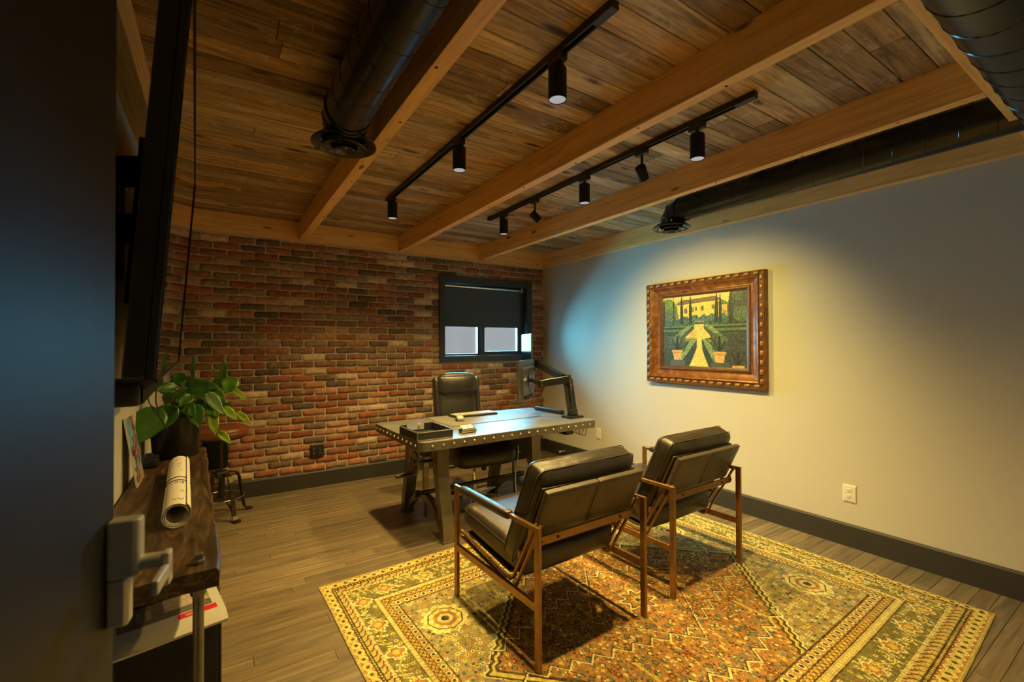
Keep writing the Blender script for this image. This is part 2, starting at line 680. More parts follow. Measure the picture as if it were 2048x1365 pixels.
def brick_mesh(i):
    r = random.Random(100 + i)
    nx, nz = 7, 4
    V, F = [], []
    hx, hz = BL / 2, BHt / 2
    for j in range(nz):
        for k in range(nx):
            u, v = -1 + 2 * k / (nx - 1), -1 + 2 * j / (nz - 1)
            ed = max(abs(u) ** 10, abs(v) ** 6)
            x = u * hx + (r.uniform(-.0030, .0030) if abs(u) > .9 or abs(v) > .9 else 0)
            z = v * hz + (r.uniform(-.0032, .0028) if abs(v) > .9 or abs(u) > .9 else 0)
            if abs(u) > .99 and abs(v) > .99:
                x *= 1 - r.uniform(.005, .035)
                z *= 1 - r.uniform(.02, .12)
            yy = 0.0065 * ed + r.uniform(-.0022, .0016)
            V.append((x, yy - 0.004, z))
    for j in range(nz - 1):
        for k in range(nx - 1):
            a = j * nx + k
            F.append((a, a + 1, a + nx + 1, a + nx))
    ring = [k for k in range(nx)] + [j * nx + nx - 1 for j in range(1, nz)] + [(nz - 1) * nx + k for k in range(nx - 2, -1, -1)] + [j * nx for j in range(nz - 2, 0, -1)]
    base = len(V)
    for q in ring:
        V.append((V[q][0] * 1.004, 0.016, V[q][2] * 1.01))
    m = len(ring)
    for q in range(m):
        F.append((ring[q], base + q, base + (q + 1) % m, ring[(q + 1) % m]))
    me = bpy.data.meshes.new('brick')
    me.from_pydata(V, [], F)
    me.polygons.foreach_set('use_smooth', [True] * len(me.polygons))
    me.update()
    me.materials.append(M['brick'])
    return me, V, F


BM = [brick_mesh(i) for i in range(14)]
BPAL = [((0.27, 0.098, 0.052), 4), ((0.24, 0.105, 0.062), 5), ((0.33, 0.14, 0.075), 4), ((0.19, 0.115, 0.075), 4),
        ((0.28, 0.175, 0.11), 4), ((0.52, 0.37, 0.24), 2.6), ((0.13, 0.085, 0.062), 2.4), ((0.36, 0.20, 0.12), 3)]
bricks = []
z = 0.160
course = 0
while z + BHt * 0.45 < BH:
    zc = z + BHt / 2
    off = (course % 2) * 0.5 * (BL + MOR) + rnd.uniform(-.012, .012)
    x = XL - off
    while x < XW:
        a, b_ = x, x + BL
        segs = [(max(a, XL + .002), min(b_, XW - .002))]
        if HZ0 - .03 < zc < HZ1 + .03:
            out = []
            for s in segs:
                if s[1] <= HX0 or s[0] >= HX1:
                    out.append(s)
                else:
                    if s[0] < HX0 - .02:
                        out.append((s[0], HX0 - .005))
                    if s[1] > HX1 + .02:
                        out.append((HX1 + .005, s[1]))
            segs = out
        for s in segs:
            if s[1] - s[0] > 0.03 and s[1] > -0.32:
                hz = BHt
                if z + BHt > BH - .002:
                    hz = BH - .002 - z
                bricks.append(((s[0] + s[1]) / 2, z + hz / 2 + rnd.uniform(-.0015, .0015), (s[1] - s[0]) / BL, hz / BHt))
        x += BL + MOR
    z += BHt + MOR
    course += 1
bricks.sort(key=lambda q: q[0] ** 2 + (q[1] - 1.2) ** 2 if q[0] > -0.27 else 99)
VV, FF, CC = [], [], []
PALW = [p[1] for p in BPAL]
for i, (bx, bz, sx, sz) in enumerate(bricks):
    c = rnd.choices([p[0] for p in BPAL], PALW)[0]
    k = rnd.uniform(0.82, 1.2)
    c = tuple(min(.9, q * k * 1.5) for q in c)
    me, V, F = BM[rnd.randrange(len(BM))]
    fl_ = rnd.choice((1, -1))
    by = YW + rnd.uniform(-.0035, .0035)
    if i < 300:
        o = link('brick', me, None, wall_back)
        o.location = (bx, by, bz)
        o.scale = (sx, 1, sz)
        o.color = (*c, 1)
    else:
        n = len(VV)
        VV += [(v[0] * sx + bx, v[1] + by, v[2] * sz + bz) for v in V]
        FF += [tuple(q + n for q in f) for f in F]
        CC += [(*c, 1)] * len(V)
me = bpy.data.meshes.new('brick_field')
me.from_pydata(VV, [], FF)
me.polygons.foreach_set('use_smooth', [True] * len(me.polygons))
ca = me.color_attributes.new('col', 'FLOAT_COLOR', 'POINT')
ca.data.foreach_set('color', np.array(CC, 'f').ravel())
me.materials.append(M['brick_attr'])
bf = link('brick_field', me, None, wall_back)
bf['kind'] = 'stuff'

# ---- other walls
wr = MB().b(XW, XW + .12, -0.06, YW + .1, 0, CH + .1).build('wall_right', M['white_wall'])
tag(wr, 'off white painted wall with the framed painting', kind='structure')
wl = MB().b(XL - .12, XL, -0.06, YW + .1, 0, CH + .1).build('wall_left', M['white_wall'])
tag(wl, 'off white painted wall behind the television', kind='structure')
wf = MB()
wf.b(0.72, XW + .1, -0.16, 0.02, 0, CH + .1)
wf.b(XL - .1, -0.315, -0.16, 0.02, 0, CH + .1)
wf.b(-0.315, 0.72, -0.16, 0.02, 2.1, CH + .1)
wfo = wf.build('wall_front', M['white_wall'])
tag(wfo, 'painted wall with the doorway the view comes through', kind='structure')
wh = MB()
wh.b(XL - .1, XW + .1, Y0 - .1, Y0, 0, CH + .1)
wh.b(XL - .2, XL - .1, Y0 - .1, -0.06, 0, CH + .1)
wh.b(XW + .1, XW + .2, Y0 - .1, -0.06, 0, CH + .1)
who = wh.build('wall_hall', M['white_wall'])
tag(who, 'painted hallway wall outside the doorway', kind='structure')

# ---- baseboards
BB = 0.152
o = MB().prism([(YW + .008, 0), (YW - .016, 0), (YW - .016, BB - .012), (YW - .008, BB), (YW + .008, BB)], 'x', XL, XW).build('baseboard_back', M['baseboard'])
tag(o, 'dark grey baseboard along the brick wall', kind='structure')
o = MB().prism([(XW, 0), (XW - .016, 0), (XW - .016, BB - .012), (XW - .009, BB), (XW, BB)], 'y', 0.02, YW - .016).build('baseboard_right', M['baseboard'])
tag(o, 'dark grey baseboard along the off white wall', kind='structure')
o = MB().prism([(XL, 0), (XL + .016, 0), (XL + .016, BB - .012), (XL + .009, BB), (XL, BB)], 'y', 0.02, YW - .016).build('baseboard_left', M['baseboard'])
tag(o, 'dark grey baseboard below the television wall', kind='structure')

# ---- beams
YB0, YB1 = 0.47, 4.653


def beam(name, x0, x1, label, screws=True, seed=0):
    w, L = x1 - x0, YB1 - YB0
    o = MB().box((0, 0, 0), (w, L, CH - BH)).build(name, M['beam_y'], bevel=0.003, seg=2)
    o.location = ((x0 + x1) / 2, (YB0 + YB1) / 2, (BH + CH) / 2)
    tag(o, label, kind='structure')
    if screws:
        r = random.Random(seed)
        sm = MB().cyl((0, 0, -.0006), (0, 0, .004), 0.0066, n=8).mesh('screw')
        sm.materials.append(M['dark_gap'])
        y = YB1 - .06
        k = 0
        while y > YB0 + .1:
            s = link('screw', sm, None, o)
            s.location = ((0.5 - k % 2) * w * 0.42, y - (YB0 + YB1) / 2, -(CH - BH) / 2)
            y -= r.uniform(.38, .5)
            k += 1
    return o


beam('trim_1', 0.639, 0.703, 'first fir ceiling beam, right beside the black duct', seed=1)
beam('trim_2', 1.609, 1.667, 'middle fir ceiling beam between the two light tracks', seed=2)
beam('trim_3', 2.562, 2.620, 'fir ceiling beam between the second light track and the far duct', seed=3)
beam('trim_4', 3.511, 3.573, 'fir ledger beam along the top of the off white wall', False)
beam('trim_5', XL, -0.248, 'fir ledger beam along the top of the television wall', False)
o = MB().b(XL, XW, YB1, YW + .008, BH, CH).build('trim_6', M['beam_x'], bevel=0.003)
tag(o, 'fir ledger beam along the top of the brick wall', kind='structure')
o = MB().b(XL, XW, YB0 - .065, YB0, BH, CH).build('trim_7', M['beam_x'], bevel=0.003)
tag(o, 'fir cross beam beside the large black duct', kind='structure')

# ---- window
win = tag(empty('window_1', (2.73, YW, 1.17)), 'black framed window in the brick wall', kind='structure')
win_off = Vector(win.location)


def wpart(mb, name, mat, bevel=0.0, parent=None):
    o = mb.build(name, mat, parent or win, bevel=bevel)
    if parent is None:
        for v in o.data.vertices:
            v.co -= win_off
    else:
        for v in o.data.vertices:
            v.co -= win_off
    return o


IX0, IX1, IZ0, IZ1 = 2.160, 3.292, 1.246, 2.092
CY0, CY1 = YW - .024, YW + .006
for nm, bx in (('casing', (2.097, IX0, CY0, CY1, 1.174, 2.168)), ('casing', (IX1, 3.371, CY0, CY1, 1.174, 2.168)),
               ('casing', (IX0, IX1, CY0, CY1, IZ1, 2.168)), ('casing', (IX0, IX1, CY0, CY1, 1.174, IZ0))):
    wpart(MB().b(*bx), nm, M['win_black'], 0.002)
for bx in ((HX0, IX0, CY1, YW + .15, HZ0, HZ1), (IX1, HX1, CY1, YW + .15, HZ0, HZ1), (IX0, IX1, CY1, YW + .15, IZ1, HZ1)):
    wpart(MB().b(*bx), 'jamb', M['win_black'])
wpart(MB().b(IX0, IX1, CY1, YW + .15, HZ0, IZ0), 'window_sill', M['win_black'])
G = YW + .10
fx = [(IX0, 2.198), (2.636, 2.678), (2.678, 2.723), (3.205, IX1)]
sf = MB()
sf.b(IX0, 2.198, G - .02, G + .03, IZ0, IZ1).b(2.636, 2.676, G - .02, G + .03, IZ0, IZ1)
sf.b(2.198, 2.636, G - .02, G + .03, IZ0, 1.268).b(2.198, 2.636, G - .02, G + .03, 2.06, IZ1)
s1 = wpart(sf, 'fixed_sash', M['win_black'])
sf = MB()
sf.b(2.678, 2.723, G - .035, G + .015, IZ0, IZ1).b(3.205, IX1, G - .035, G + .015, IZ0, IZ1)
sf.b(2.723, 3.205, G - .035, G + .015, IZ0, 1.293).b(2.723, 3.205, G - .035, G + .015, 2.05, IZ1)
s2 = wpart(sf, 'sliding_sash', M['win_black'])
wpart(MB().b(2.198, 2.636, G + .004, G + .009, 1.268, 2.06), 'pane', M['glass'], 0, s1)
wpart(MB().b(2.723, 3.205, G - .012, G - .007, 1.293, 2.05), 'pane', M['glass'], 0, s2)

# ---- door (stands open beside the camera)
H0, E0 = Vector((-0.290, 0.075, 0)), Vector((-0.1500, 1.040, 0))
dl = (E0 - H0)
DW = dl.length
drz = math.atan2(dl.y, dl.x)
door = empty('door_1', H0, drz)          # local x runs from hinge to latch edge, -y faces the room
tag(door, 'dark painted door standing open in the foreground', kind='structure')
MB().b(0, DW, 0, 0.045, 0.012, 2.06).build('door_leaf', M['door'], door, bevel=0.002)
lk = MB()
lx = DW - 0.005
lk.prism([(lx - .030, -0.046), (lx - .004, -0.046), (lx, -0.036), (lx, 0.0), (lx - .034, 0.0), (lx - .034, -.036)], 'z', 0.968, 1.066)
lock = lk.build('lock_body', M['nickel'], door, bevel=0.005, seg=3)
lk = MB()
lk.prism([(lx - .030, -0.030), (lx - .004, -0.030), (lx, -0.024), (lx, 0.0), (lx - .034, 0.0), (lx - .034, -.024)], 'z', 0.888, 0.968)
lk.build('lock_body', M['nickel'], door, bevel=0.005, seg=3)
hd = MB()
hd.cyl((lx - .017, -.03, 0.985), (lx - .017, -.074, 0.985), 0.014, n=24)
sp = hd.build('spindle', M['nickel'], door, smooth=True)
hd = MB()
hd.box((lx - .050, -.080, 0.968), (0.085, 0.012, 0.024))
hd.box((lx - .014, -.080, 0.970), (0.026, 0.012, 0.058))
hd.build('lever', M['nickel'], door, bevel=0.004, seg=3)
hd = MB().b(DW - .0005, DW + .002, 0.010, 0.036, 0.93, 1.06)
hd.build('latch_plate', M['nickel'], door)
# ================================================================== OBJECTS
def arc(c, r, a0, a1, n, plane='yz', x=0.0):
    out = []
    for i in range(n + 1):
        t = R(a0 + (a1 - a0) * i / n)
        out.append((c[0] + r * math.cos(t), c[1] + r * math.sin(t)))
    return out


def sweep_flat(mb, pts, w, thick, x):
    """flat bar following a polyline in the y-z plane; w is its width across x, thick its depth in plane"""
    n = len(pts)
    L, Rr = [], []
    for i in range(n):
        a = Vector(pts[max(i - 1, 0)])
        b = Vector(pts[min(i + 1, n - 1)])
        d = (b - a).normalized()
        nrm = Vector((-d.y, d.x))
        p = Vector(pts[i])
        L.append(p + nrm * thick / 2)
        Rr.append(p - nrm * thick / 2)
    V, F = [], []
    for sx in (-w / 2, w / 2):
        for q in L:
            V.append((x + sx, q.x, q.y))
        for q in Rr:
            V.append((x + sx, q.x, q.y))
    for i in range(n - 1):
        F.append((i, i + 1, n + i + 1, n + i))
        F.append((2 * n + i, 3 * n + i, 3 * n + i + 1, 2 * n + i + 1))
        F.append((i, 2 * n + i, 2 * n + i + 1, i + 1))
        F.append((n + i, n + i + 1, 3 * n + i + 1, 3 * n + i))
    F.append((0, n, 3 * n, 2 * n))
    F.append((n - 1, 3 * n - 1, 4 * n - 1, 2 * n - 1))
    return mb.add(V, F)


# ------------------------------------------------------------------ rug
RUG_ROT = R(2.392)
RL, RW = 2.711, 2.273


def rug_colors(nu, nv):
    u = (np.arange(nu) + .5) / nu * RL
    v = (np.arange(nv) + .5) / nv * RW
    U, V = np.meshgrid(u, v)
    rng = np.random.default_rng(3)
    sm = rng.random((nv // 6 + 3, nu // 6 + 3))
    big = np.kron(sm, np.ones((6, 6)))[:nv, :nu]
    fine = rng.random((nv, nu))
    med = np.kron(rng.random((nv // 2 + 2, nu // 2 + 2)), np.ones((2, 2)))[:nv, :nu]
    rust = np.array((0.41, 0.185, 0.062))
    red = np.array((0.33, 0.060, 0.035))
    dark = np.array((0.020, 0.016, 0.018))
    cream = np.array((0.80, 0.74, 0.36))
    gold = np.array((0.68, 0.54, 0.12))
    tan = np.array((0.58, 0.45, 0.15))
    teal = np.array((0.115, 0.19, 0.18))
    green = np.array((0.16, 0.15, 0.06))
    C = np.zeros((nv, nu, 3)) + rust

    def put(mask, col):
        C[mask] = col

    def motifs(mask, su, sv, specs, jit=0.25, uu=U, vv=V, seed=0):
        """rows of little lozenges and rosettes on a jittered lattice"""
        r2 = np.random.default_rng(seed)
        iu, iv = np.floor(uu / su).astype(int), np.floor(vv / sv).astype(int)
        iu -= iu.min()
        iv -= iv.min()
        shp = (iv.max() + 1, iu.max() + 1)
        ju, jv = r2.uniform(-jit, jit, shp), r2.uniform(-jit, jit, shp)
        kk = r2.integers(0, 100, shp)
        fu = uu / su - np.floor(uu / su) - .5 - ju[iv, iu] * .5
        fv = vv / sv - np.floor(vv / sv) - .5 - jv[iv, iu] * .5
        K = kk[iv, iu]
        d1 = np.abs(fu) + np.abs(fv)
        d2 = np.hypot(fu, fv)
        ang = np.arctan2(fv, fu)
        d3 = d2 * (1 + .28 * np.cos(6 * ang))
        for lo, hi, kind, r, col in specs:
            d = d1 if kind == 'd' else d3 if kind == 'f' else d2
            put(mask & (K >= lo) & (K < hi) & (d < r), col)

    bx, by = np.minimum(U, RL - U), np.minimum(V, RW - V)
    nx_, ny_ = bx / 0.31, by / 0.44
    D = np.minimum(nx_, ny_)
    along = np.where(nx_ < ny_, V, U)
    across = np.where(nx_ < ny_, bx, by)
    # --- border bands
    put(D < .035, tan)
    m = (D >= .035) & (D < .17)
    put(m, red)
    t = (along / .055) % 1 - .5
    q = (D - .10) / .135
    fl_ = np.hypot(t * .9, q * .9)
    put(m & (fl_ < .42), cream)
    put(m & (fl_ < .33), gold)
    put(m & (fl_ < .16), dark)
    put(m & (np.abs(t) > .44), gold)
    m = (D >= .17) & (D < .225)
    put(m, dark)
    put(m & (np.abs(D - .197) < .010) & (((along / .018) % 1) < .6), gold)
    m = (D >= .225) & (D < .36)
    put(m, tan)
    t = (along / .042) % 1 - .5
    q = (D - .29) / .12
    put(m & (np.abs(t + .5 * np.sin(q * 4)) < .14), dark)
    put(m & (np.hypot(t - .2, q) < .16), red)
    put(m & (D > .325) & (((along / .017) % 1) < .55), cream)
    m = (D >= .36) & (D < .68)
    put(m, green)
    q = (D - .52) / .32
    vine = np.abs(q - .28 * np.sin(along / .24 * 2 * np.pi))
    put(m & (vine < .035), gold)
    lv = np.abs(((along / .034) % 1 - .5) - (q - .28 * np.sin(along / .24 * 2 * np.pi)) * 1.6)
    put(m & (lv < .17) & (vine < .20) & (vine > .07), cream)
    motifs(m, .030, .030, [(0, 22, 'f', .33, gold), (22, 36, 'f', .33, cream), (36, 46, 'd', .35, rust), (46, 54, 'c', .22, teal), (0, 36, 'c', .12, dark)], .4, seed=1)
    t = (along / .24 + .25) % 1 - .5
    rr = np.hypot(t * .24, (q) * .32 * np.where(nx_ < ny_, .31, .44))
    an = np.arctan2(q, t)
    put(m & (rr < .044 * (1 + .2 * np.cos(8 * an))), cream)
    put(m & (rr < .034 * (1 + .2 * np.cos(8 * an))), rust)
    put(m & (rr < .018), gold)
    m = (D >= .68) & (D < .78)
    put(m, tan)
    put(m & (np.abs(D - .73) < .018) & (((along / .022) % 1) < .6), cream)
    put(m & ((D < .692) | (D > .768)), dark)
    m = (D >= .78) & (D < .86)
    put(m, gold)
    t = (along / .03) % 1 - .5
    put(m & (np.abs(t - (D - .82) / .08 * .9) < .16), red)
    put(m & (np.abs(t + (D - .82) / .08 * .9) < .10), dark)
    m = (D >= .86) & (D < 1)
    put(m, tan)
    t = (along / .048) % 1 - .5
    q = (D - .93) / .14
    f = np.hypot(t, q)
    put(m & (f < .44), red)
    put(m & (f < .34), cream)
    put(m & (f < .18), dark)
    put(m & ((D < .872) | (D > .985)), dark)
    # --- field
    F = D >= 1
    uc, vc = U - RL / 2, V - RW / 2
    hexd = np.abs(uc) / .974 + np.abs(vc) / 1.012
    zz = .035 * np.abs(((uc - vc) / .075) % 1 - .5)
    hz = hexd + zz
    sp = F & (hz > 1)
    put(sp, np.array((0.33, 0.27, 0.13)))
    motifs(sp, .030, .030, [(0, 26, 'f', .36, cream), (26, 44, 'd', .42, teal), (44, 60, 'f', .36, gold), (60, 74, 'd', .4, rust), (74, 84, 'c', .25, dark), (0, 60, 'c', .13, dark)], .5, seed=2)
    cen = F & (hz <= 1)
    motifs(cen, .036, .046, [(0, 30, 'd', .46, dark), (0, 22, 'd', .30, teal), (22, 30, 'd', .26, cream), (30, 50, 'f', .40, dark), (30, 46, 'f', .28, red), (46, 58, 'f', .34, np.array((.20, .19, .13))), (58, 72, 'd', .30, gold), (72, 84, 'c', .22, cream), (30, 46, 'c', .09, cream)], .6, seed=4)
    motifs(cen, .016, .021, [(0, 16, 'd', .4, dark), (16, 24, 'd', .34, cream), (24, 31, 'c', .34, gold), (31, 40, 'd', .42, np.array((.20, .055, .03)))], .6, seed=5)
    for lo, hi, col in ((.985, 1.0, cream), (.965, .985, dark), (.945, .965, gold), (.925, .945, dark)):
        put(F & (hz > lo) & (hz <= hi), col)
    # stepped zigzag bands across the field
    for c0, wd, col in ((.60, .012, cream), (.590, .008, dark), (.565, .008, teal), (.33, .010, cream), (.322, .007, dark)):
        s = .10 * np.abs(((uc) / .10) % 1 - .5) + np.abs(vc) * .95 + np.abs(uc) * .25
        put(cen & (np.abs(s - c0) < wd / 2), col)
    # centre lozenge with cross arms
    cd = np.abs(uc) / .34 + np.abs(vc) / .40
    put(F & (cd < 1) & (cd > .975) & (med > .3), cream)
    put(F & (cd < .975) & (cd > .955), dark)
    rc = np.hypot(uc, vc) * (1 + .22 * np.cos(8 * np.arctan2(vc, uc)))
    put(F & (rc < .085), cream)
    put(F & (rc < .070), dark)
    put(F & (rc < .060), rust)
    put(F & (rc < .030), gold)
    put(F & (rc < .014), dark)
    for sx in (-1, 1):
        for sy in (-1, 1):
            # corner medallions
            a, b2 = uc - sx * .905, vc - sy * .455
            dd = np.maximum(np.abs(a) / .12, np.abs(b2) / .125) * .55 + (np.abs(a) / .12 + np.abs(b2) / .125) * .45
            st = dd + .05 * np.sign(np.sin(np.arctan2(b2, a) * 12))
            put(F & (st < 1.0), cream)
            put(F & (st < .95) & (((a / .016).astype(int) + (b2 / .016).astype(int)) % 3 == 0), gold)
            put(F & (dd < .78), dark)
            put(F & (dd < .72), gold)
            an = np.arctan2(b2, a)
            put(F & (dd < .72) & (((an / (2 * np.pi) * 10) % 1) < .5), cream)
            put(F & (dd < .52), rust)
            put(F & (dd < .34), cream)
            put(F & (dd < .18), dark)
        # comb strips
        a, b2 = uc - sx * .40, vc
        put(F & (np.abs(a) < .008) & (np.abs(b2 - .40) < .10), gold)
    # abrash, wear and weave; golden blend paints yellow lamp light into the pile
    C *= (0.80 + .32 * big + .28 * (med - .5) + .30 * (fine - .5))[..., None]
    lamp_wash = np.array((.58, .44, .10))
    ww = (.06 + .26 * big * (.3 + .7 * med))[..., None]
    C = C * (1 - ww) + lamp_wash * ww
    C *= (.78 + .44 * fine)[..., None]
    lines = (np.arange(nv) % 3 == 0)[:, None]
    C *= np.where(lines, .86, 1.0)[..., None]
    return np.clip(C, 0.004, .9)


def make_rug():
    nu, nv = 900, 752
    col = rug_colors(nu, nv)
    us, vs = np.linspace(0, RL, nu + 1), np.linspace(0, RW, nv + 1)
    U, V = np.meshgrid(us, vs)
    edge = np.minimum(np.minimum(U, RL - U), np.minimum(V, RW - V))
    Z = 0.0065 - 0.003 * np.exp(-edge / .006) + .0006 * np.sin(U * 9) * np.sin(V * 7)
    # slightly wavy outline
    Ux = U + .004 * np.sin(V * 5.0 + 1) * (np.abs(U - RL / 2) / (RL / 2)) ** 3
    Vx = V + .004 * np.sin(U * 4.0) * (np.abs(V - RW / 2) / (RW / 2)) ** 3
    P = np.stack([Ux, -Vx, Z], -1).reshape(-1, 3)
    i = np.arange(nv)[:, None] * (nu + 1) + np.arange(nu)[None]
    Q = np.stack([i + nu + 1, i + nu + 2, i + 1, i], -1).reshape(-1, 4)
    cols = np.concatenate([col, np.ones((nv, nu, 1))], -1).reshape(-1, 4)
    # skirt down to the floor
    ring = np.concatenate([np.arange(nu), nu + (nu + 1) * np.arange(nv), (nu + 1) * nv + np.arange(nu, 0, -1), (nu + 1) * np.arange(nv, 0, -1)])
    low = P[ring].copy()
    low[:, 2] = 0.0008
    n0 = len(P)
    m = len(ring)
    k = np.arange(m)
    S = np.stack([ring, ring[(k + 1) % m], n0 + (k + 1) % m, n0 + k], -1)
    P = np.concatenate([P, low])
    Q = np.concatenate([Q, S])
    cols = np.concatenate([cols, np.tile((.30, .20, .09, 1), (m, 1))])
    me = bpy.data.meshes.new('area_rug')
    me.vertices.add(len(P))
    me.vertices.foreach_set('co', P.astype('f').ravel())
    me.loops.add(len(Q) * 4)
    me.loops.foreach_set('vertex_index', Q.astype('i').ravel())
    me.polygons.add(len(Q))
    me.polygons.foreach_set('loop_start', np.arange(len(Q), dtype='i') * 4)
    me.update(calc_edges=True)
    at_ = me.attributes.new('col', 'FLOAT_COLOR', 'FACE')
    at_.data.foreach_set('color', cols.astype('f').ravel())
    o = link('area_rug', me, M['rug'])
    c, s = math.cos(RUG_ROT), math.sin(RUG_ROT)
    x0, y0 = 0.588, 2.715
    o.location = (c * x0 - s * y0, s * x0 + c * y0, 0.0)
    o.rotation_euler = (0, 0, RUG_ROT)
    tag(o, 'large worn oriental rug with floral borders under both armchairs', 'rug')


make_rug()


# ------------------------------------------------------------------ armchairs
def make_armchair():
    root = empty('armchair')
    W, D, H = 0.670, 0.712, 0.603
    lw, lt = 0.018, 0.030           # leg size across x, along y
    for sx in (-1, 1):
        x = sx * (W / 2)
        MB().b(x - lw / 2, x + lw / 2, D / 2 - lt / 2, D / 2 + lt / 2, 0.007, H).build('leg', M['bronze'], root, bevel=.0015, seg=1)
        MB().b(x - lw / 2, x + lw / 2, -D / 2 - lt / 2, -D / 2 + lt / 2, 0.007, H).build('leg', M['bronze'], root, bevel=.0015, seg=1)
        ar = MB().b(x - lw / 2, x + lw / 2, -D / 2 + lt / 2, D / 2 - lt / 2, H - .020, H).build('arm_bar', M['bronze'], root, bevel=.0015, seg=1)
        pad = MB().rbox((x, .075, H - .010), (.046, .46, .042), .016, 6).build('armrest_pad', M['leather'], root, smooth=True)
        MB().b(x - lw / 2, x + lw / 2, -D / 2 + lt / 2, D / 2 - lt / 2, 0.252, 0.288).build('side_rail', M['bronze'], root, bevel=.0015, seg=1)
        # two parallel flat bars bent under seat and back
        xi = x - sx * 0.026
        outer = [(D / 2 - .005, .325), (-.09, .262)] + [(-.125 + .045 * math.sin(R(t)) * -1, .300 - .045 * math.cos(R(t))) for t in (10, 30, 50, 65)] + [(-.342, .600)]
        fr = MB()
        sweep_flat(fr, outer, .016, .010, xi)
        inner = [(D / 2 - .005, .352), (-.085, .290)] + [(-.115 - .03 * math.sin(R(t)), .318 - .03 * math.cos(R(t))) for t in (10, 35, 62)] + [(-.312, .600)]
        sweep_flat(fr, inner, .016, .010, xi)
        for (yy, zz) in ((.30, .336), (.06, .305), (-.19, .425), (-.27, .545)):
            fr.box((xi, yy, zz), (.012, .014, .03))
        fr.build('seat_frame', M['bronze'], root, bevel=.001, seg=1)
    Mr = Matrix.Rotation(R(24.5), 3, 'X')
    # bolted crossbar
    cb = MB().bar((-W / 2 + .03, -.322, .525), (W / 2 - .03, -.322, .525), .010, .036)
    cbo = cb.build('crossbar', M['bronze'], root, bevel=.001, seg=1)
    for k in (-.20, .20, -.295, .295):
        MB().cyl((k, -.326, .525), (k, -.331, .5235), .0068, n=10).build('bolt', M['dark_metal'], cbo)
    MB().bar((-W / 2 + .02, .30, .322), (W / 2 - .02, .30, .322), .03, .010).build('crossbar', M['bronze'], root, bevel=.001, seg=1)
    # leather sling: underside of the seat and back panel
    sl = MB()
    sweep_flat(sl, [(.31, .350), (-.085, .302), (-.122, .318), (-.150, .345), (-.262, .600), (-.335, .752)], W - .085, .012, 0)
    slo = sl.build('sling', M['leather_back'], root, bevel=.003, seg=2)
    # stiff upper back panel with a centre seam
    for sx in (-1, 1):
        pn = MB().rbox((sx * .1535, -.327, .643), (.305, .030, .235), .008, 5, M=Mr)
        pn.build('back_panel', M['leather_back'], root, smooth=True)
    # seat cushion
    Ms = Matrix.Rotation(R(6.5), 3, 'X')
    sc_ = (W - .075, .575, .135)
    cu = MB().rbox((0, .085, .400), sc_, .042, 12, (0, .012, .022), M=Ms, wr=.004, seed=1)
    so = cu.build('seat_cushion', M['leather'], root, smooth=True)
    hx, hy, hz = sc_[0] / 2, sc_[1] / 2, sc_[2] / 2
    pp = []
    for (a, b_) in ((-1, -1), (1, -1), (1, 1), (-1, 1)):
        for t in range(5):
            th = R({(-1, -1): 180, (1, -1): 270, (1, 1): 0, (-1, 1): 90}[(a, b_)] + t * 22.5)
            pp.append(Ms @ Vector((a * (hx - .042) + .042 * math.cos(th) * .96, b_ * (hy - .042) + .042 * math.sin(th) * .96, hz - .030)) + Vector((0, .085, .400)))
    MB().tube(pp, .0018, 5, True).build('piping', M['leather_back'], so, smooth=True)
    # back cushion
    bs = (W - .050, .125, .520)
    bc = MB().rbox((0, -.190, .600), bs, .045, 12, (.004, .020, .006), M=Mr, wr=.005, seed=2)
    bo = bc.build('back_cushion', M['leather'], root, smooth=True)
    hx, hz = bs[0] / 2, bs[2] / 2
    for yo in (-.034, .034):
        pp = []
        for (a, b_) in ((-1, -1), (1, -1), (1, 1), (-1, 1)):
            for t in range(5):
                th = R({(-1, -1): 180, (1, -1): 270, (1, 1): 0, (-1, 1): 90}[(a, b_)] + t * 22.5)
                pp.append(Mr @ Vector((a * (hx - .045) + .0455 * math.cos(th), yo, b_ * (hz - .045) + .0455 * math.sin(th))) + Vector((0, -.190, .600)))
        MB().tube(pp, .0022, 5, True).build('seam', M['leather_back'], bo, smooth=True)
    return root


ch1 = make_armchair()
ch2 = copy_tree(ch1)
ch1.location, ch1.rotation_euler = (1.440, 1.886, 0), (0, 0, R(1.8))
ch2.location, ch2.rotation_euler = (2.362, 1.930, 0), (0, 0, R(2.2))
tag(ch1, 'dark leather armchair with bronze frame, nearest the camera on the rug', 'armchair', 'leather armchairs facing the desk')
tag(ch2, 'dark leather armchair with bronze frame, the one beside the white wall', 'armchair', 'leather armchairs facing the desk')


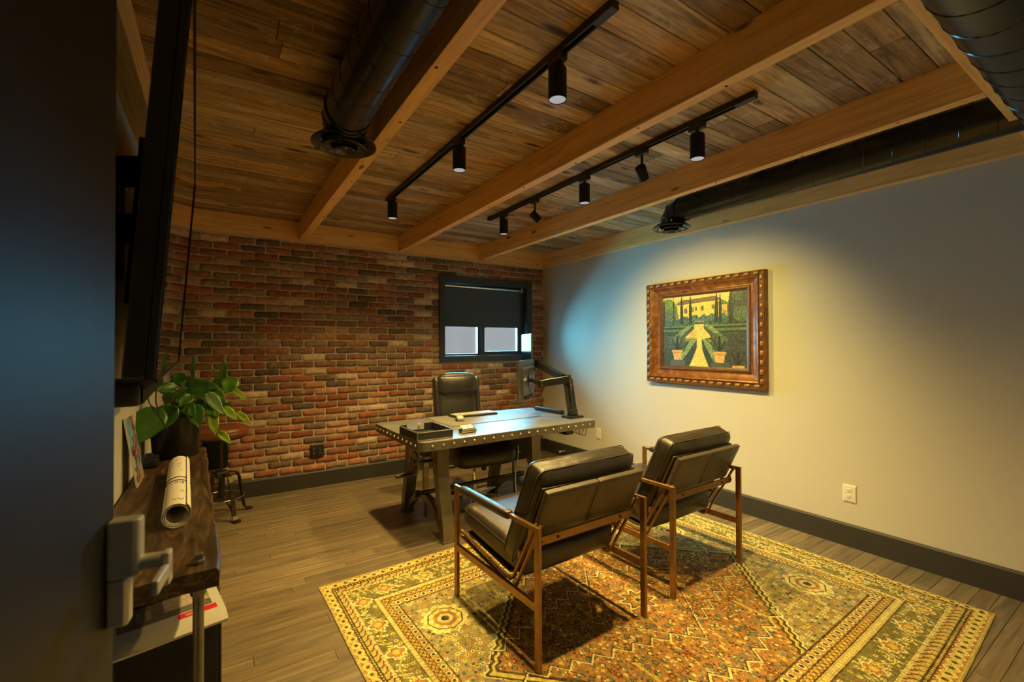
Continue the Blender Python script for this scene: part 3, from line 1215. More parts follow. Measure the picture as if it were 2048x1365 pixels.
# ------------------------------------------------------------------ industrial desk
def make_desk():
    root = empty('crank_desk', (1.86, 3.22, 0), R(1.4))
    L, D, Z = 1.575, 0.93, 0.740
    T = 0.062
    hx, hy = L / 2, D / 2

    def outline(r, inset=0.0):
        P = []
        for (a, b_, s) in ((1, -1, 270), (1, 1, 0), (-1, 1, 90), (-1, -1, 180)):
            for t in range(6):
                th = R(s + t * 18)
                P.append((a * (hx - r) + (r - inset) * math.cos(th), b_ * (hy - r) + (r - inset) * math.sin(th)))
        return P
    top = MB().prism(outline(.045, .001), 'z', Z - .02, Z).build('desktop', M['steel_top'], root, bevel=.002, seg=2)
    MB().prism(outline(.045), 'z', Z - T, Z - .003).build('edge_band', M['steel'], root, bevel=.002, seg=2)
    rv = MB().lathe([(0.0095, 0), (.0092, .003), (.0065, .0065), (.0025, .0085), (0, .009)], n=12).mesh('rivet', True)
    rv.materials.append(M['rivet'])

    def rivet(p, d):
        o = link('rivet', rv, None, root)
        o.location = p
        o.rotation_euler = Vector(d).to_track_quat('Z', 'Y').to_euler()
    zr = Z - T / 2
    n = 19
    for i in range(n):
        x = -hx + .085 + (L - .17) * i / (n - 1)
        rivet((x, -hy, zr), (0, -1, 0))
    m = 11
    for i in range(m):
        y = -hy + .075 + (D - .15) * i / (m - 1)
        rivet((-hx, y, zr), (-1, 0, 0))
    # cast frames: each leg a curved blade, a low arch and a lifting post between them
    for fx_ in (-0.525, 0.305):
        fr = empty('leg_frame')
        fr.parent = root
        fr.location = (fx_, 0, 0)
        wl_ = .088

        def blade(sy):
            c = [(-.255, Z - T), (-.255, .56), (-.262, .44), (-.282, .34), (-.312, .22), (-.338, .12), (-.352, .0)]
            inner = [(-.17, Z - T), (-.165, .56), (-.178, .45), (-.205, .35), (-.240, .23), (-.268, .12), (-.285, .0)]
            if sy > 0:
                c = [(-a + .10, b_) for a, b_ in c]
                inner = [(-a + .10, b_) for a, b_ in inner]
            return c + inner[::-1]
        for sy in (-1, 1):
            MB().prism(blade(sy), 'x', -wl_ / 2, wl_ / 2).build('leg', M['steel'], fr, bevel=.003, seg=2)
        a0 = [(-.29 + .68 * i / 14, .035 + .205 * math.sin(math.pi * i / 14) ** .75) for i in range(15)]
        a1 = [(y, max(.0, z - .055)) for y, z in a0]
        MB().prism(a0 + a1[::-1], 'x', -.022, .022).build('arch', M['steel'], fr, bevel=.002, seg=1)
        MB().prism([(.005, Z - T), (.095, Z - T), (.085, .54), (.068, .44), (.066, .22), (.034, .22), (.032, .44), (.015, .54)], 'x', -.02, .02).build('lift_post', M['steel'], fr, bevel=.002, seg=1)
        MB().cyl((0, .05, .06), (0, .05, .245), .012, n=12).build('screw_shaft', M['dark_metal'], fr, smooth=True)
        MB().b(-.035, .035, .0, .10, .52, .66).build('gear_housing', M['black_satin'], fr, bevel=.01, seg=2)
        for sy, yy in ((-1, -.315), (1, .42)):
            MB().b(-.052, .052, yy - .04, yy + .035, .0, .012).build('foot', M['steel'], fr, bevel=.003)
    MB().cyl((-.60, .035, .250), (.36, .035, .250), .0165, n=16).build('stretcher', M['dark_metal'], root, smooth=True)
    for xx in (-.60, .36):
        MB().cyl((xx - .02, .035, .250), (xx + .02, .035, .250), .026, n=6).build('nut', M['dark_metal'], root)
    for zz in (.512, .490):
        MB().cyl((-.50, .03, zz), (.28, .03, zz), .0075, n=10).build('drive_rod', M['steel'], root, smooth=True)
    # crank wheel with peg handle
    wx, wy, wz = -.690, -.130, .528
    wheel = MB()
    wheel.tube([(wx, wy + .078 * math.cos(t), wz + .078 * math.sin(t)) for t in [2 * math.pi * i / 32 for i in range(32)]], .0085, 8, True)
    for k in range(5):
        t = 2 * math.pi * k / 5 + .3
        wheel.bar((wx, wy, wz), (wx, wy + .076 * math.cos(t), wz + .076 * math.sin(t)), .016, .010, (1, 0, 0))
    wheel.cyl((wx - .014, wy, wz), (wx + .03, wy, wz), .022, n=16)
    who_ = wheel.build('crank_wheel', M['steel'], root, smooth=True)
    MB().cyl((wx, wy, wz), (-.55, wy, wz), .011, n=12).build('crank_axle', M['dark_metal'], root, smooth=True)
    MB().lathe([(0, 0), (.010, .002), (.013, .03), (.0105, .06), (.0135, .105), (.012, .126), (0, .128)], (wx - .012, wy - .005, wz - .074), 14, Matrix.Rotation(R(-90), 3, 'Y')).build('crank_handle', M['black_plastic'], who_, smooth=True)
    # control box and cables slung under the top on the right
    MB().b(.17, .40, -.06, .12, .395, .60).build('control_box', M['black_matte'], root, bevel=.006)
    MB().b(.255, .285, -.064, -.06, .462, .470).build('box_label', M['white_plastic'], root)
    MB().b(.50, .58, -.40, -.24, .632, .676).build('power_brick', M['black_plastic'], root, bevel=.004)
    cab = MB()
    for k in range(3):
        x0 = .585 + k * .035
        cab.tube([(x0 - .04, -.40, .675), (x0 + .01, -.40, .640 - .012 * k), (x0 + .055, -.40, .628 - .012 * k), (x0 + .075, -.395, .655), (x0 + .06, -.39, .676)], .0028, 6)
    cab.build('cable', M['black_plastic'], root, smooth=True)
    return root


desk = make_desk()
tag(desk, 'grey steel crank desk with riveted edge and cast legs', 'desk')
DZ = 0.740
cab = MB()
pts = []
for i in range(40):
    t = i / 39
    if t < .55:
        s = t / .55
        pts.append((2.105 - .02 * s + .008 * math.sin(s * 9), 3.14 + .02 * s, .53 - .52 * s ** 1.1))
    else:
        s = (t - .55) / .45
        a = s * 4.6 * math.pi
        pts.append((2.095 + .02 + .055 * math.sin(a) - .03 * s, 3.16 - .05 * (1 - math.cos(a)) - .01, .005 + .003 * s))
o = cab.tube(pts, .0035, 6).build('white_cord', M['white_plastic'], smooth=True)
tag(o, 'white power cord hanging and coiling on the floor below the desk', 'cord')


# ------------------------------------------------------------------ things on the desk
def place(mb_list, name, label, cat, loc, rz=0.0):
    r = empty(name, loc, rz)
    tag(r, label, cat)
    for nm, mb, mat, kw in mb_list:
        mb.build(nm, mat, r, **kw)
    return r


# desk pad
place([('pad', MB().b(-.44, .44, -.255, .255, 0, .003), M['mat_grey'], dict(bevel=.001, seg=1)),
       ('stitching', MB().tube([(-.434, -.249, .003), (.434, -.249, .003), (.434, .249, .003), (-.434, .249, .003)], .0009, 4, True), M['dark_gap'], {})],
      'desk_pad', 'thin grey desk pad under the keyboard and mouse', 'desk pad', (1.940, 3.425, DZ + .0005), R(1.4))
# valet tray
tw, td, th_, wt = .255, .33, .058, .010
ty = []
ty.append(('base', MB().b(-tw / 2 + wt, tw / 2 - wt, -td / 2 + wt, td / 2 - wt, 0, .006), M['black_matte'], {}))
ty.append(('side_wall', MB().b(-tw / 2, tw / 2, -td / 2, -td / 2 + wt, 0, th_), M['black_satin'], dict(bevel=.0015)))
ty.append(('side_wall', MB().b(-tw / 2, -tw / 2 + wt, -td / 2 + wt, td / 2 - wt, 0, th_), M['black_satin'], dict(bevel=.0015)))
ty.append(('side_wall', MB().b(tw / 2 - wt, tw / 2, -td / 2 + wt, td / 2 - wt, 0, th_), M['black_satin'], dict(bevel=.0015)))
ty.append(('side_wall', MB().prism([(-tw / 2, 0), (tw / 2, 0), (tw / 2, th_), (tw / 2 - .07, th_), (tw / 2 - .07, .016), (-tw / 2 + .05, .016), (-tw / 2 + .05, th_), (-tw / 2, th_)], 'y', td / 2 - wt, td / 2), M['black_satin'], {}))
st = MB()
e = .0008
st.tube([(-tw / 2 + .004, -td / 2 - e, .004), (tw / 2 - .004, -td / 2 - e, .004), (tw / 2 - .004, -td / 2 - e, th_ - .004), (-tw / 2 + .004, -td / 2 - e, th_ - .004)], .0009, 4, True)
st.tube([(-tw / 2 - e, -td / 2 + .004, .004), (-tw / 2 - e, td / 2 - .004, .004), (-tw / 2 - e, td / 2 - .004, th_ - .004), (-tw / 2 - e, -td / 2 + .004, th_ - .004)], .0009, 4, True)
ty.append(('stitching', st, M['stitch'], {}))
place(ty, 'letter_tray', 'black leather letter tray with cut out back on the desk corner', 'tray', (1.210, 2.952, DZ + .0005), R(1.0))
# small glass dropper seen in the tray
place([('body', MB().lathe([(0, 0), (.008, 0), (.008, .028), (.004, .032), (.004, .042), (0, .043)], n=12), M['glass'], dict(smooth=True)),
       ('cap', MB().lathe([(.005, .042), (.006, .044), (.006, .056), (0, .058)], n=12), M['white_plastic'], dict(smooth=True))],
      'small_vial', 'tiny clear vial standing behind the leather tray', 'vial', (1.235, 3.145, DZ + .001))
# keyboard
kb = empty('keyboard', (1.905, 3.555, DZ + .0045), R(1.0))
tag(kb, 'dark keyboard with pale keys on the desk pad', 'keyboard')
MB().prism([(-.205, -.082), (-.09, -.074), (0, -.088), (.09, -.074), (.205, -.082), (.212, .07), (.19, .082), (-.19, .082), (-.212, .07)], 'z', 0, .016).build('body', M['black_plastic'], kb, bevel=.003)
ks = MB()
for r_ in range(5):
    for c_ in range(18):
        if r_ == 0 and 4 <= c_ <= 9:
            continue
        ks.box((-.190 + c_ * .0222, -.052 + r_ * .0255, .0185), (.0185, .021, .006))
ks.box((-.046, -.052, .0185), (.13, .021, .006))
kso = ks.build('keys', M['keys'], kb, bevel=.001, seg=1)
kso['kind'] = 'stuff'
# mouse
place([('body', MB().rbox((0, 0, .018), (.064, .105, .036), .017, 8, (0, 0, .008)), M['grey_plastic'], dict(smooth=True)),
       ('scroll_wheel', MB().cyl((-.004, .022, .037), (.004, .022, .037), .009, n=14), M['black_plastic'], dict(smooth=True)),
       ('side_grip', MB().rbox((-.030, 0, .016), (.012, .09, .026), .006, 5), M['black_plastic'], dict(smooth=True))],
      'mouse', 'silver and black computer mouse on the desk pad', 'mouse', (1.680, 3.365, DZ + .004), R(-20))
# card holder
cd = [('holder', MB().prism([(-.030, 0), (.030, 0), (.034, .018), (-.018, .034), (-.034, .018)], 'x', -.055, .055), M['leather_office'], dict(bevel=.003)),
      ('rod', MB().cyl((-.062, -.030, .012), (.062, -.030, .012), .006, n=12), M['chrome'], dict(smooth=True)),
      ('rod', MB().cyl((-.062, .022, .026), (.062, .022, .026), .006, n=12), M['chrome'], dict(smooth=True)),
      ('cards', MB().box((0, .004, .034), (.088, .052, .010), Matrix.Rotation(R(24), 3, 'X')), M['paper'], dict(bevel=.0005, seg=1)),
      ('print', MB().box((.004, .003, .0397), (.022, .007, .0006), Matrix.Rotation(R(24), 3, 'X')), M['red_print'], {})]
place(cd, 'card_holder', 'small black card holder with white business cards on the desk', 'card holder', (1.502, 2.890, DZ + .0005), R(4))
# black bar near the far right corner
place([('shell', MB().rbox((0, 0, .018), (.045, .385, .036), .008, 6), M['black_satin'], dict(smooth=True)),
       ('end_cap', MB().rbox((0, -.192, .018), (.047, .010, .038), .004, 4), M['black_plastic'], dict(smooth=True))],
      'speaker_bar', 'slim black speaker bar on the far right of the desk', 'speaker', (2.590, 3.350, DZ + .0005), R(2))


# ------------------------------------------------------------------ monitors and arm
def text_part(body, size, loc, rotm, mat, parent, name='lettering', depth=.0006):
    cu = bpy.data.curves.new(name, 'FONT')
    cu.body = body
    cu.size = size
    cu.extrude = depth
    cu.align_x = 'CENTER'
    cu.align_y = 'CENTER'
    o = bpy.data.objects.new(name, cu)
    COL.objects.link(o)
    dg = bpy.context.evaluated_depsgraph_get()
    me = bpy.data.meshes.new_from_object(o.evaluated_get(dg))
    bpy.data.objects.remove(o, do_unlink=True)
    me.name = name
    me.materials.clear()
    t = link(name, me, mat, parent)
    t.matrix_local = Matrix.Translation(loc) @ rotm.to_4x4()
    return t


def monitor(name, label, loc, rz, tilt=0.0, w=.605, h=.355):
    """local: screen faces +y, back faces -y, origin at the middle of the back"""
    r = empty(name, loc, rz)
    tag(r, label, 'monitor', 'monitors on the desk arm')
    MB().rbox((0, .008, 0), (w, .018, h), .004, 4).build('housing', M['monitor_back'], r, smooth=True)
    MB().b(-w / 2 + .006, w / 2 - .006, .0165, .0182, -h / 2 + .016, h / 2 - .006).build('screen', M['screen'], r)
    MB().rbox((0, -.006, -.01), (w * .72, .022, h * .72), .010, 6).build('back_cover', M['monitor_back'], r, smooth=True)
    # lozenge outline with the mount in the middle
    pl = empty('emblem')
    dm = MB().tube([(0, -.0175, .105), (.05, -.0175, 0), (0, -.0175, -.115), (-.05, -.0175, 0)], .0018, 5, True)
    bpy.data.objects.remove(pl)
    dm.build('emblem', M['black_plastic'], r)
    MB().b(-.05, .05, -.026, -.016, -.05, .05).build('mount_plate', M['black_metal'], r, bevel=.003)
    for a in (-.037, .037):
        for b_ in (-.037, .037):
            MB().cyl((a, -.026, b_), (a, -.0285, b_), .0045, n=8).build('screw', M['chrome'], r)
    MB().b(-.10, .10, -.022, -.012, -h / 2 + .012, -h / 2 + .040).build('port_cover', M['dark_gap'], r)
    return r


mA = Vector((2.080, 3.075, 0))
mB = Vector((2.480, 3.420, 0))
dv = (mB - mA)
# the near monitor shows its back to the camera: local +x runs from its near edge away
rzA = math.atan2(dv.y, dv.x)
cA = (mA + mB) / 2
monA = monitor('monitor', 'black monitor turned away from the camera, lower of two on the arm', (cA.x, cA.y, 1.060), rzA, w=dv.length + .02, h=.350)
text_part('OMEN', .034, (-.155, -.0190, .012), Matrix.Rotation(R(90), 3, 'X'), M['white_plastic'], monA)
bdg = MB()
bdg.bar((-.212, -.0016, -.128), (-.206, -.0016, -.112), .003, .0012)
bdg.bar((-.196, -.0016, -.126), (-.188, -.0016, -.106), .003, .0012)
bdg.build('badge', M['grey_plastic'], monA)
qN, qF = Vector((2.515, 3.490, 0)), Vector((2.715, 3.945, 0))
dv2 = qF - qN
rzB = math.atan2(dv2.y, dv2.x)
cB = (qN + qF) / 2
monB = monitor('monitor', 'black monitor behind, its screen reflecting the bright window', (cB.x, cB.y, 1.305), rzB, w=dv2.length, h=.345)

ma = empty('monitor_mount', (2.560, 2.975, DZ))
tag(ma, 'black twin monitor arm clamped to the right of the desk', 'monitor arm')
off = Vector(ma.location)


def L_(p):
    return Vector(p) - off


MB().rbox((0, 0, .010), (.16, .115, .020), .006, 5).build('base_plate', M['black_metal'], ma, smooth=True)
MB().rbox((0, .0, .045), (.075, .07, .06), .012, 6).build('base_block', M['black_metal'], ma, smooth=True)
elbow = Vector((2.545, 3.020, 1.070))
lo = MB()
p0, p1 = Vector((2.565, 2.985, .80)), elbow
lo.bar(L_(p0) + Vector((.026, 0, 0)), L_(p1) + Vector((.026, 0, 0)), .006, .055, (1, 0, 0))
lo.bar(L_(p0) - Vector((.026, 0, 0)), L_(p1) - Vector((.026, 0, 0)), .006, .055, (1, 0, 0))
lo.bar(L_(p0) + Vector((0, .012, 0)), L_(p1) + Vector((0, .012, 0)), .048, .020, (1, 0, 0))
lo.build('lower_arm', M['black_metal'], ma, bevel=.003)
MB().tube([L_((2.545, 2.975, 1.03)), L_((2.530, 2.955, .99)), L_((2.525, 2.950, .955)), L_((2.545, 2.965, .925))], .004, 6).build('cable', M['black_plastic'], ma, smooth=True)
tgtA = Vector((cA.x, cA.y, 1.060)) + Matrix.Rotation(rzA, 3, 'Z') @ Vector((0, -.028, 0))
tgtB = Vector((cB.x, cB.y, 1.230)) + Matrix.Rotation(rzB, 3, 'Z') @ Vector((0, -.028, 0))
for k, (tg, st_) in enumerate(((tgtA, elbow + Vector((-.005, -.035, .0))), (tgtB, elbow + Vector((-.01, .045, .01))))):
    jn = tg + (st_ - tg).normalized() * .085
    jn.z = tg.z - .035
    fa = MB()
    fa.bar(L_(st_), L_(jn), .040, .064)
    fo = fa.build('forearm', M['black_metal'], ma, bevel=.006, seg=3)
    for q in (st_, jn):
        for dz in (-.012, .014):
            side = (jn - st_).cross(Vector((0, 0, 1))).normalized() * .0215
            if side.y > 0:
                side = -side
            MB().cyl(L_(q + side + Vector((0, 0, dz)) + (jn - st_).normalized() * (.02 if q is st_ else -.02)), L_(q + side * 1.12 + Vector((0, 0, dz)) + (jn - st_).normalized() * (.02 if q is st_ else -.02)), .0060, n=10).build('screw', M['chrome'], fo)
    hd = MB()
    hd.cyl(L_(jn) - Vector((0, 0, .03)), L_(jn) + Vector((0, 0, .03)), .019, n=16)
    hd.bar(L_(jn), L_(tg), .028, .030)
    hd.build('tilt_head', M['black_metal'], ma, smooth=True)
MB().cyl(L_(elbow) - Vector((0, 0, .05)), L_(elbow) + Vector((0, 0, .035)), .030, n=20).build('elbow_post', M['black_metal'], ma, smooth=True)
MB().tube([L_(tgtA) + Vector((-.02, -.01, -.155)), L_(tgtA) + Vector((.02, -.03, -.165)), L_(tgtA) + Vector((.08, -.03, -.15)), L_(tgtA) + Vector((.12, -.035, -.08)), L_(tgtA) + Vector((.14, -.04, -.03))], .0045, 6).build('cable', M['black_plastic'], ma, smooth=True)


# ------------------------------------------------------------------ office chair
def make_office_chair():
    r = empty('office_chair', (1.845, 3.430, 0), R(-3))      # faces -y (towards the camera)
    tag(r, 'black leather high back office chair tucked behind the desk', 'office chair')
    MB().cyl((0, 0, .09), (0, 0, .25), .024, n=20).build('gas_column', M['chrome'], r, smooth=True)
    MB().cyl((0, 0, .24), (0, 0, .37), .015, n=16).build('piston', M['chrome'], r, smooth=True)
    MB().rbox((0, 0, .375), (.20, .24, .04), .01, 4).build('tilt_mechanism', M['black_plastic'], r, smooth=True)
    MB().cyl((.07, -.05, .30), (.07, -.05, .37), .022, n=14).build('tension_knob', M['black_plastic'], r, smooth=True)
    MB().tube([(-.08, -.03, .375), (-.2, -.05, .36), (-.27, -.06, .36)], .006, 6).build('height_lever', M['black_plastic'], r, smooth=True)
    MB().cyl((0, 0, .06), (0, 0, .12), .04, .03, n=20).build('hub', M['chrome'], r, smooth=True)
    for k in range(5):
        t = R(90 + 72 * k + 10)
        d = Vector((math.cos(t), math.sin(t), 0))
        s = Vector((-d.y, d.x, 0))
        leg = MB()
        V = []
        for q, w, z0, z1 in ((.03, .030, .062, .112), (.30, .018, .066, .088)):
            for a, z_ in ((-1, z0), (1, z0), (1, z1), (-1, z1)):
                V.append(d * q + s * (a * w) + Vector((0, 0, z_)))
        leg.add(V, [(0, 3, 2, 1), (4, 5, 6, 7), (0, 1, 5, 4), (1, 2, 6, 5), (2, 3, 7, 6), (3, 0, 4, 7)])
        lo_ = leg.build('base_leg', M['chrome'], r, bevel=.004, seg=2)
        cs = MB()
        p = d * .295
        cs.cyl(p + s * -.028 + Vector((0, 0, .027)), p + s * -.006 + Vector((0, 0, .027)), .027, n=16)
        cs.cyl(p + s * .006 + Vector((0, 0, .027)), p + s * .028 + Vector((0, 0, .027)), .027, n=16)
        cs.cyl(p + Vector((0, 0, .03)), p + Vector((0, 0, .07)), .008, n=8)
        cs.build('caster', M['black_plastic'], lo_, smooth=True)
    MB().rbox((0, -.04, .462), (.52, .54, .145), .062, 12, (0, .02, .015), wr=.004, seed=3).build('seat', M['leather_office'], r, smooth=True)
    MB().rbox((0, .0, .405), (.46, .44, .05), .02, 6).build('seat_shell', M['black_plastic'], r, smooth=True)
    Mb = Matrix.Rotation(R(-9), 3, 'X')
    MB().rbox((0, .345, .735), (.395, .075, .56), .034, 10, (0, .02, 0), M=Mb, wr=.004, seed=4).build('backrest', M['leather_office'], r, smooth=True)
    MB().rbox((0, .380, .735), (.41, .05, .66), .024, 8, M=Mb).build('back_shell', M['leather_office'], r, smooth=True)
    MB().rbox((0, .368, 1.000), (.385, .115, .195), .055, 10, (0, .018, .014), M=Mb, wr=.004, seed=5).build('headrest', M['leather_office'], r, smooth=True)
    for sx in (-1, 1):
        wg = MB().rbox((sx * .203, .350, .76), (.040, .09, .62), .018, 6, M=Mb)
        wg.build('side_bolster', M['leather_office'], r, smooth=True)
    MB().bar((0, .10, .385), (0, .36, .44), .07, .018).build('back_bracket', M['black_plastic'], r)
    return r


make_office_chair()


# ------------------------------------------------------------------ track lights
def spot(parent, loc, direction, power, col, size, blend, radius=.028, name='lamp_light'):
    ld = bpy.data.lights.new(name, 'SPOT')
    ld.energy = power
    ld.color = col
    ld.spot_size = R(size)
    ld.spot_blend = blend
    ld.shadow_soft_size = radius
    o = bpy.data.objects.new(name, ld)
    COL.objects.link(o)
    o.parent = parent
    o.location = loc
    o.rotation_euler = Vector(direction).to_track_quat('-Z', 'Y').to_euler()
    return o


def rail(name, x, y0, y1, label):
    r = empty(name, (x, y0, CH))
    tag(r, label, 'track', 'ceiling light tracks')
    L = y1 - y0
    m = MB()
    m.b(-.017, .017, 0, L, -.006, 0)
    m.b(-.017, -.0105, 0, L, -.030, -.006)
    m.b(.0105, .017, 0, L, -.030, -.006)
    m.b(-.0105, -.008, .09, L - .005, -.022, -.018)
    m.b(.008, .0105, .09, L - .005, -.022, -.018)
    m.build('rail', M['black_satin'], r)
    MB().b(-.018, .018, -.006, .095, -.031, 0).build('feed_end', M['black_satin'], r, bevel=.002)
    MB().b(-.018, .018, L - .004, L + .006, -.031, 0).build('end_cap', M['black_satin'], r, bevel=.002)
    return r


X1, X2 = 1.128, 2.082
rail('light_track', X1, 1.085, 3.520, 'black ceiling track nearer the duct, carrying three can lights')
rail('light_track', X2, 1.125, 3.565, 'black ceiling track nearer the white wall, carrying five lights')


def can(x, y, zb, label, rad=.0365, h=.130, group='can lights on the ceiling tracks'):
    r = empty('can_light', (x, y, zb))
    tag(r, label, 'track light', group)
    top = CH - .030 - zb
    MB().b(-.016, .016, -.045, .045, top - .030, top + .008).build('adapter', M['black_satin'], r, bevel=.004)
    MB().cyl((0, 0, h - .002), (0, 0, top - .026), .010, n=12).build('stem', M['black_satin'], r, smooth=True)
    MB().lathe([(rad - .004, .012), (rad - .003, .0), (rad, 0.001), (rad, h - .006), (rad - .005, h), (0, h)], n=36).build('housing', M['black_matte'], r, smooth=True)
    MB().lathe([(rad - .0032, .0035), (0, .0035)], n=36).build('lens', M['lens'], r)
    MB().cyl((-.001, -rad + .001, h * .5), (-.001, -rad - .001, h * .5), .0022, n=8).build('set_screw', M['chrome'], r)
    spot(r, (0, 0, -.002), (0, 0, -1), CAN_POWER, CAN_COL, 132, .9)
    return r


can(X1, 1.392, 2.335, 'black can light on the first track, the nearest and largest in view')
can(X1, 2.262, 2.340, 'black can light in the middle of the first track')
can(X1, 3.410, 2.345, 'black can light at the brick wall end of the first track')
can(X2, 1.425, 2.325, 'black can light on the second track, nearest the camera')
can(X2, 2.285, 2.325, 'black can light in the middle of the second track')
can(X2, 3.315, 2.330, 'black can light at the brick wall end of the second track')


def head(x, y, aim, label):
    r = empty('spot_head', (x, y, 2.375))
    tag(r, label, 'track light', 'adjustable spot heads on the second track')
    top = CH - .030 - 2.375
    MB().b(-.016, .016, -.040, .040, top - .030, top + .008).build('adapter', M['black_satin'], r, bevel=.004)
    MB().cyl((0, 0, .028), (0, 0, top - .026), .008, n=12).build('stem', M['black_satin'], r, smooth=True)
    d = (Vector(aim) - Vector((x, y, 2.375))).normalized()
    q = d.to_track_quat('Z', 'Y').to_matrix()
    MB().lathe([(0, -.040), (.026, -.040), (.030, -.036), (.030, .044), (.027, .046), (.026, .034)], n=28, M=q).build('housing', M['black_matte'], r, smooth=True)
    MB().lathe([(.0265, .038), (0, .038)], n=28, M=q).build('lens', M['lens'], r)
    spot(r, d * .048, d, HEAD_POWER, HEAD_COL, 92, 1.0, .02)
    return r


head(X2, 1.790, (XW, 2.30, .90), 'small black spot head aimed at the painting, next to the nearest can')
head(X2, 2.855, (XW, 2.42, .95), 'small black spot head aimed at the painting, near the brick wall end')


# ------------------------------------------------------------------ air ducts
def helix(mb, x, z, r, y0, y1, pitch):
    n = int((y1 - y0) / pitch * 28)
    pts = []
    for i in range(n + 1):
        t = i / n
        a = (y1 - y0) / pitch * 2 * math.pi * t
        pts.append((x + r * math.cos(a), y0 + (y1 - y0) * t, z + r * math.sin(a)))
    return mb.tube(pts, .0026, 5)


def duct_branch(name, label, x, zc, r, y0, y1, dif, dr):
    rt = empty(name, (x, y1, CH))
    tag(rt, label, 'air duct', 'black air ducts below the ceiling')
    o_ = Vector(rt.location)

    def P(p):
        return Vector(p) - o_
    MB().cyl(P((x, y0, zc)), P((x, y1, zc)), r, n=40).build('pipe', M['duct'], rt, smooth=True)
    helix(MB(), 0, 0, r, 0, 1, 1)
    hm = MB()
    helix(hm, 0, zc - CH, r, y0 - y1, 0, .128)
    hm.build('spiral_seam', M['duct'], rt, smooth=True)
    # segmented elbow turning down into the round diffuser
    dx, dy, dz = dif
    el = MB()
    c1, c2, c3, c4 = Vector((x, y1 - .005, zc)), Vector((x + (dx - x) * .3, y1 + (dy - y1) * .55, zc - .012)), Vector((dx, dy - .01, dz + .075)), Vector((dx, dy, dz + .01))
    nn = 36

    def ringp(c, nrm, rr):
        nrm = nrm.normalized()
        a = nrm.cross(Vector((1, 0, 0))).normalized()
        b_ = nrm.cross(a)
        return [P(c) + a * (rr * math.cos(2 * math.pi * i / nn)) + b_ * (rr * math.sin(2 * math.pi * i / nn)) for i in range(nn)]
    rings = [ringp(c1, Vector((0, 1, 0)), r * 1.015), ringp(c2, Vector((0, .8, -.45)), r * 1.0), ringp(c3, Vector((0, .25, -1)), r * .97), ringp(c4, Vector((0, 0, -1)), r * .95)]
    V = [p for g in rings for p in g]
    F = [(k * nn + i, k * nn + (i + 1) % nn, (k + 1) * nn + (i + 1) % nn, (k + 1) * nn + i) for k in range(3) for i in range(nn)]
    el.add(V, F)
    el.build('elbow', M['duct'], rt, smooth=True)
    for g in rings:
        MB().tube(g, .0042, 5, True).build('bead', M['duct'], rt, smooth=True)
    df = empty('diffuser')
    df.parent = rt
    df.location = P(dif)
    MB().lathe([(r * .95, .028), (r * 1.0, .022), (dr * .94, .014), (dr, .004), (dr * .985, -.002), (dr * .93, -.001), (dr * .84, .010), (dr * .74, .014), (dr * .72, .026)], n=48).build('flange', M['diffuser'], df, smooth=True)
    MB().lathe([(dr * .42, -.004), (dr * .50, -.006), (dr * .60, -.014), (dr * .66, -.016), (dr * .68, -.012), (dr * .60, -.002), (dr * .42, .010)], n=48).build('ring', M['diffuser'], df, smooth=True)
    MB().lathe([(0, -.020), (dr * .09, -.018), (dr * .14, -.012), (dr * .20, -.020), (dr * .31, -.028), (dr * .335, -.024), (dr * .26, -.010), (0, -.004)], n=40).build('cone', M['diffuser'], df, smooth=True)
    MB().lathe([(dr * .80, .030), (0, .034)], n=36).build('throat', M['dark_gap'], df)
    MB().cyl((0, 0, -.01), (0, 0, .034), .006, n=8).build('spindle', M['duct'], df)
    return rt


duct_branch('air_duct', 'black spiral duct with round diffuser left of the first beam', 0.482, 2.408, .098, 0.30, 2.060, (0.500, 2.215, 2.312), .147)
duct_branch('air_duct', 'black spiral duct with round diffuser above the white wall', 3.060, 2.425, .092, 0.30, 2.250, (3.075, 2.345, 2.305), .148)
bd = empty('air_duct', (0, .26, CH))
tag(bd, 'large black spiral duct crossing the top right corner', 'air duct', 'black air ducts below the ceiling')
MB().cyl((-.30, 0, 2.325 - CH), (3.50, 0, 2.325 - CH), .150, n=48).build('pipe', M['duct'], bd, smooth=True)
hm = MB()
nn = 28 * 26
hm.tube([(-.30 + 3.8 * i / nn, .150 * math.cos(2 * math.pi * 26 * i / nn), 2.325 - CH + .150 * math.sin(2 * math.pi * 26 * i / nn)) for i in range(nn + 1)], .003, 5)
hm.build('spiral_seam', M['duct'], bd, smooth=True)
for xx in (.9, 2.3):
    MB().b(xx - .012, xx + .012, -.004, .004, 2.47 - CH, 0).build('hanger_strap', M['black_satin'], bd)
# ------------------------------------------------------------------ roller blind
bl = empty('roller_blind', (2.715, YW + .045, 2.09))
tag(bl, 'charcoal roller blind pulled halfway down the window', 'blind')
BXL, BXR = -.535, .535
MB().cyl((BXL, .0, -.030), (BXR, .0, -.030), .019, n=20).build('roller_tube', M['chrome'], bl, smooth=True)
MB().b(BXL + .006, BXR - .012, .012, .0145, -.493, -.028).build('fabric', M['blind'], bl)
MB().b(BXL + .006, BXR - .012, .008, .018, -.505, -.490).build('bottom_bar', M['blind'], bl, bevel=.002)
for sx in (BXL - .008, BXR + .008):
    MB().b(sx - .003, sx + .003, -.024, .024, -.056, -.0005).build('bracket', M['white_plastic'], bl)
MB().b(-.025, .015, .006, .010, -.512, -.502).build('pull_tab', M['win_black'], bl)


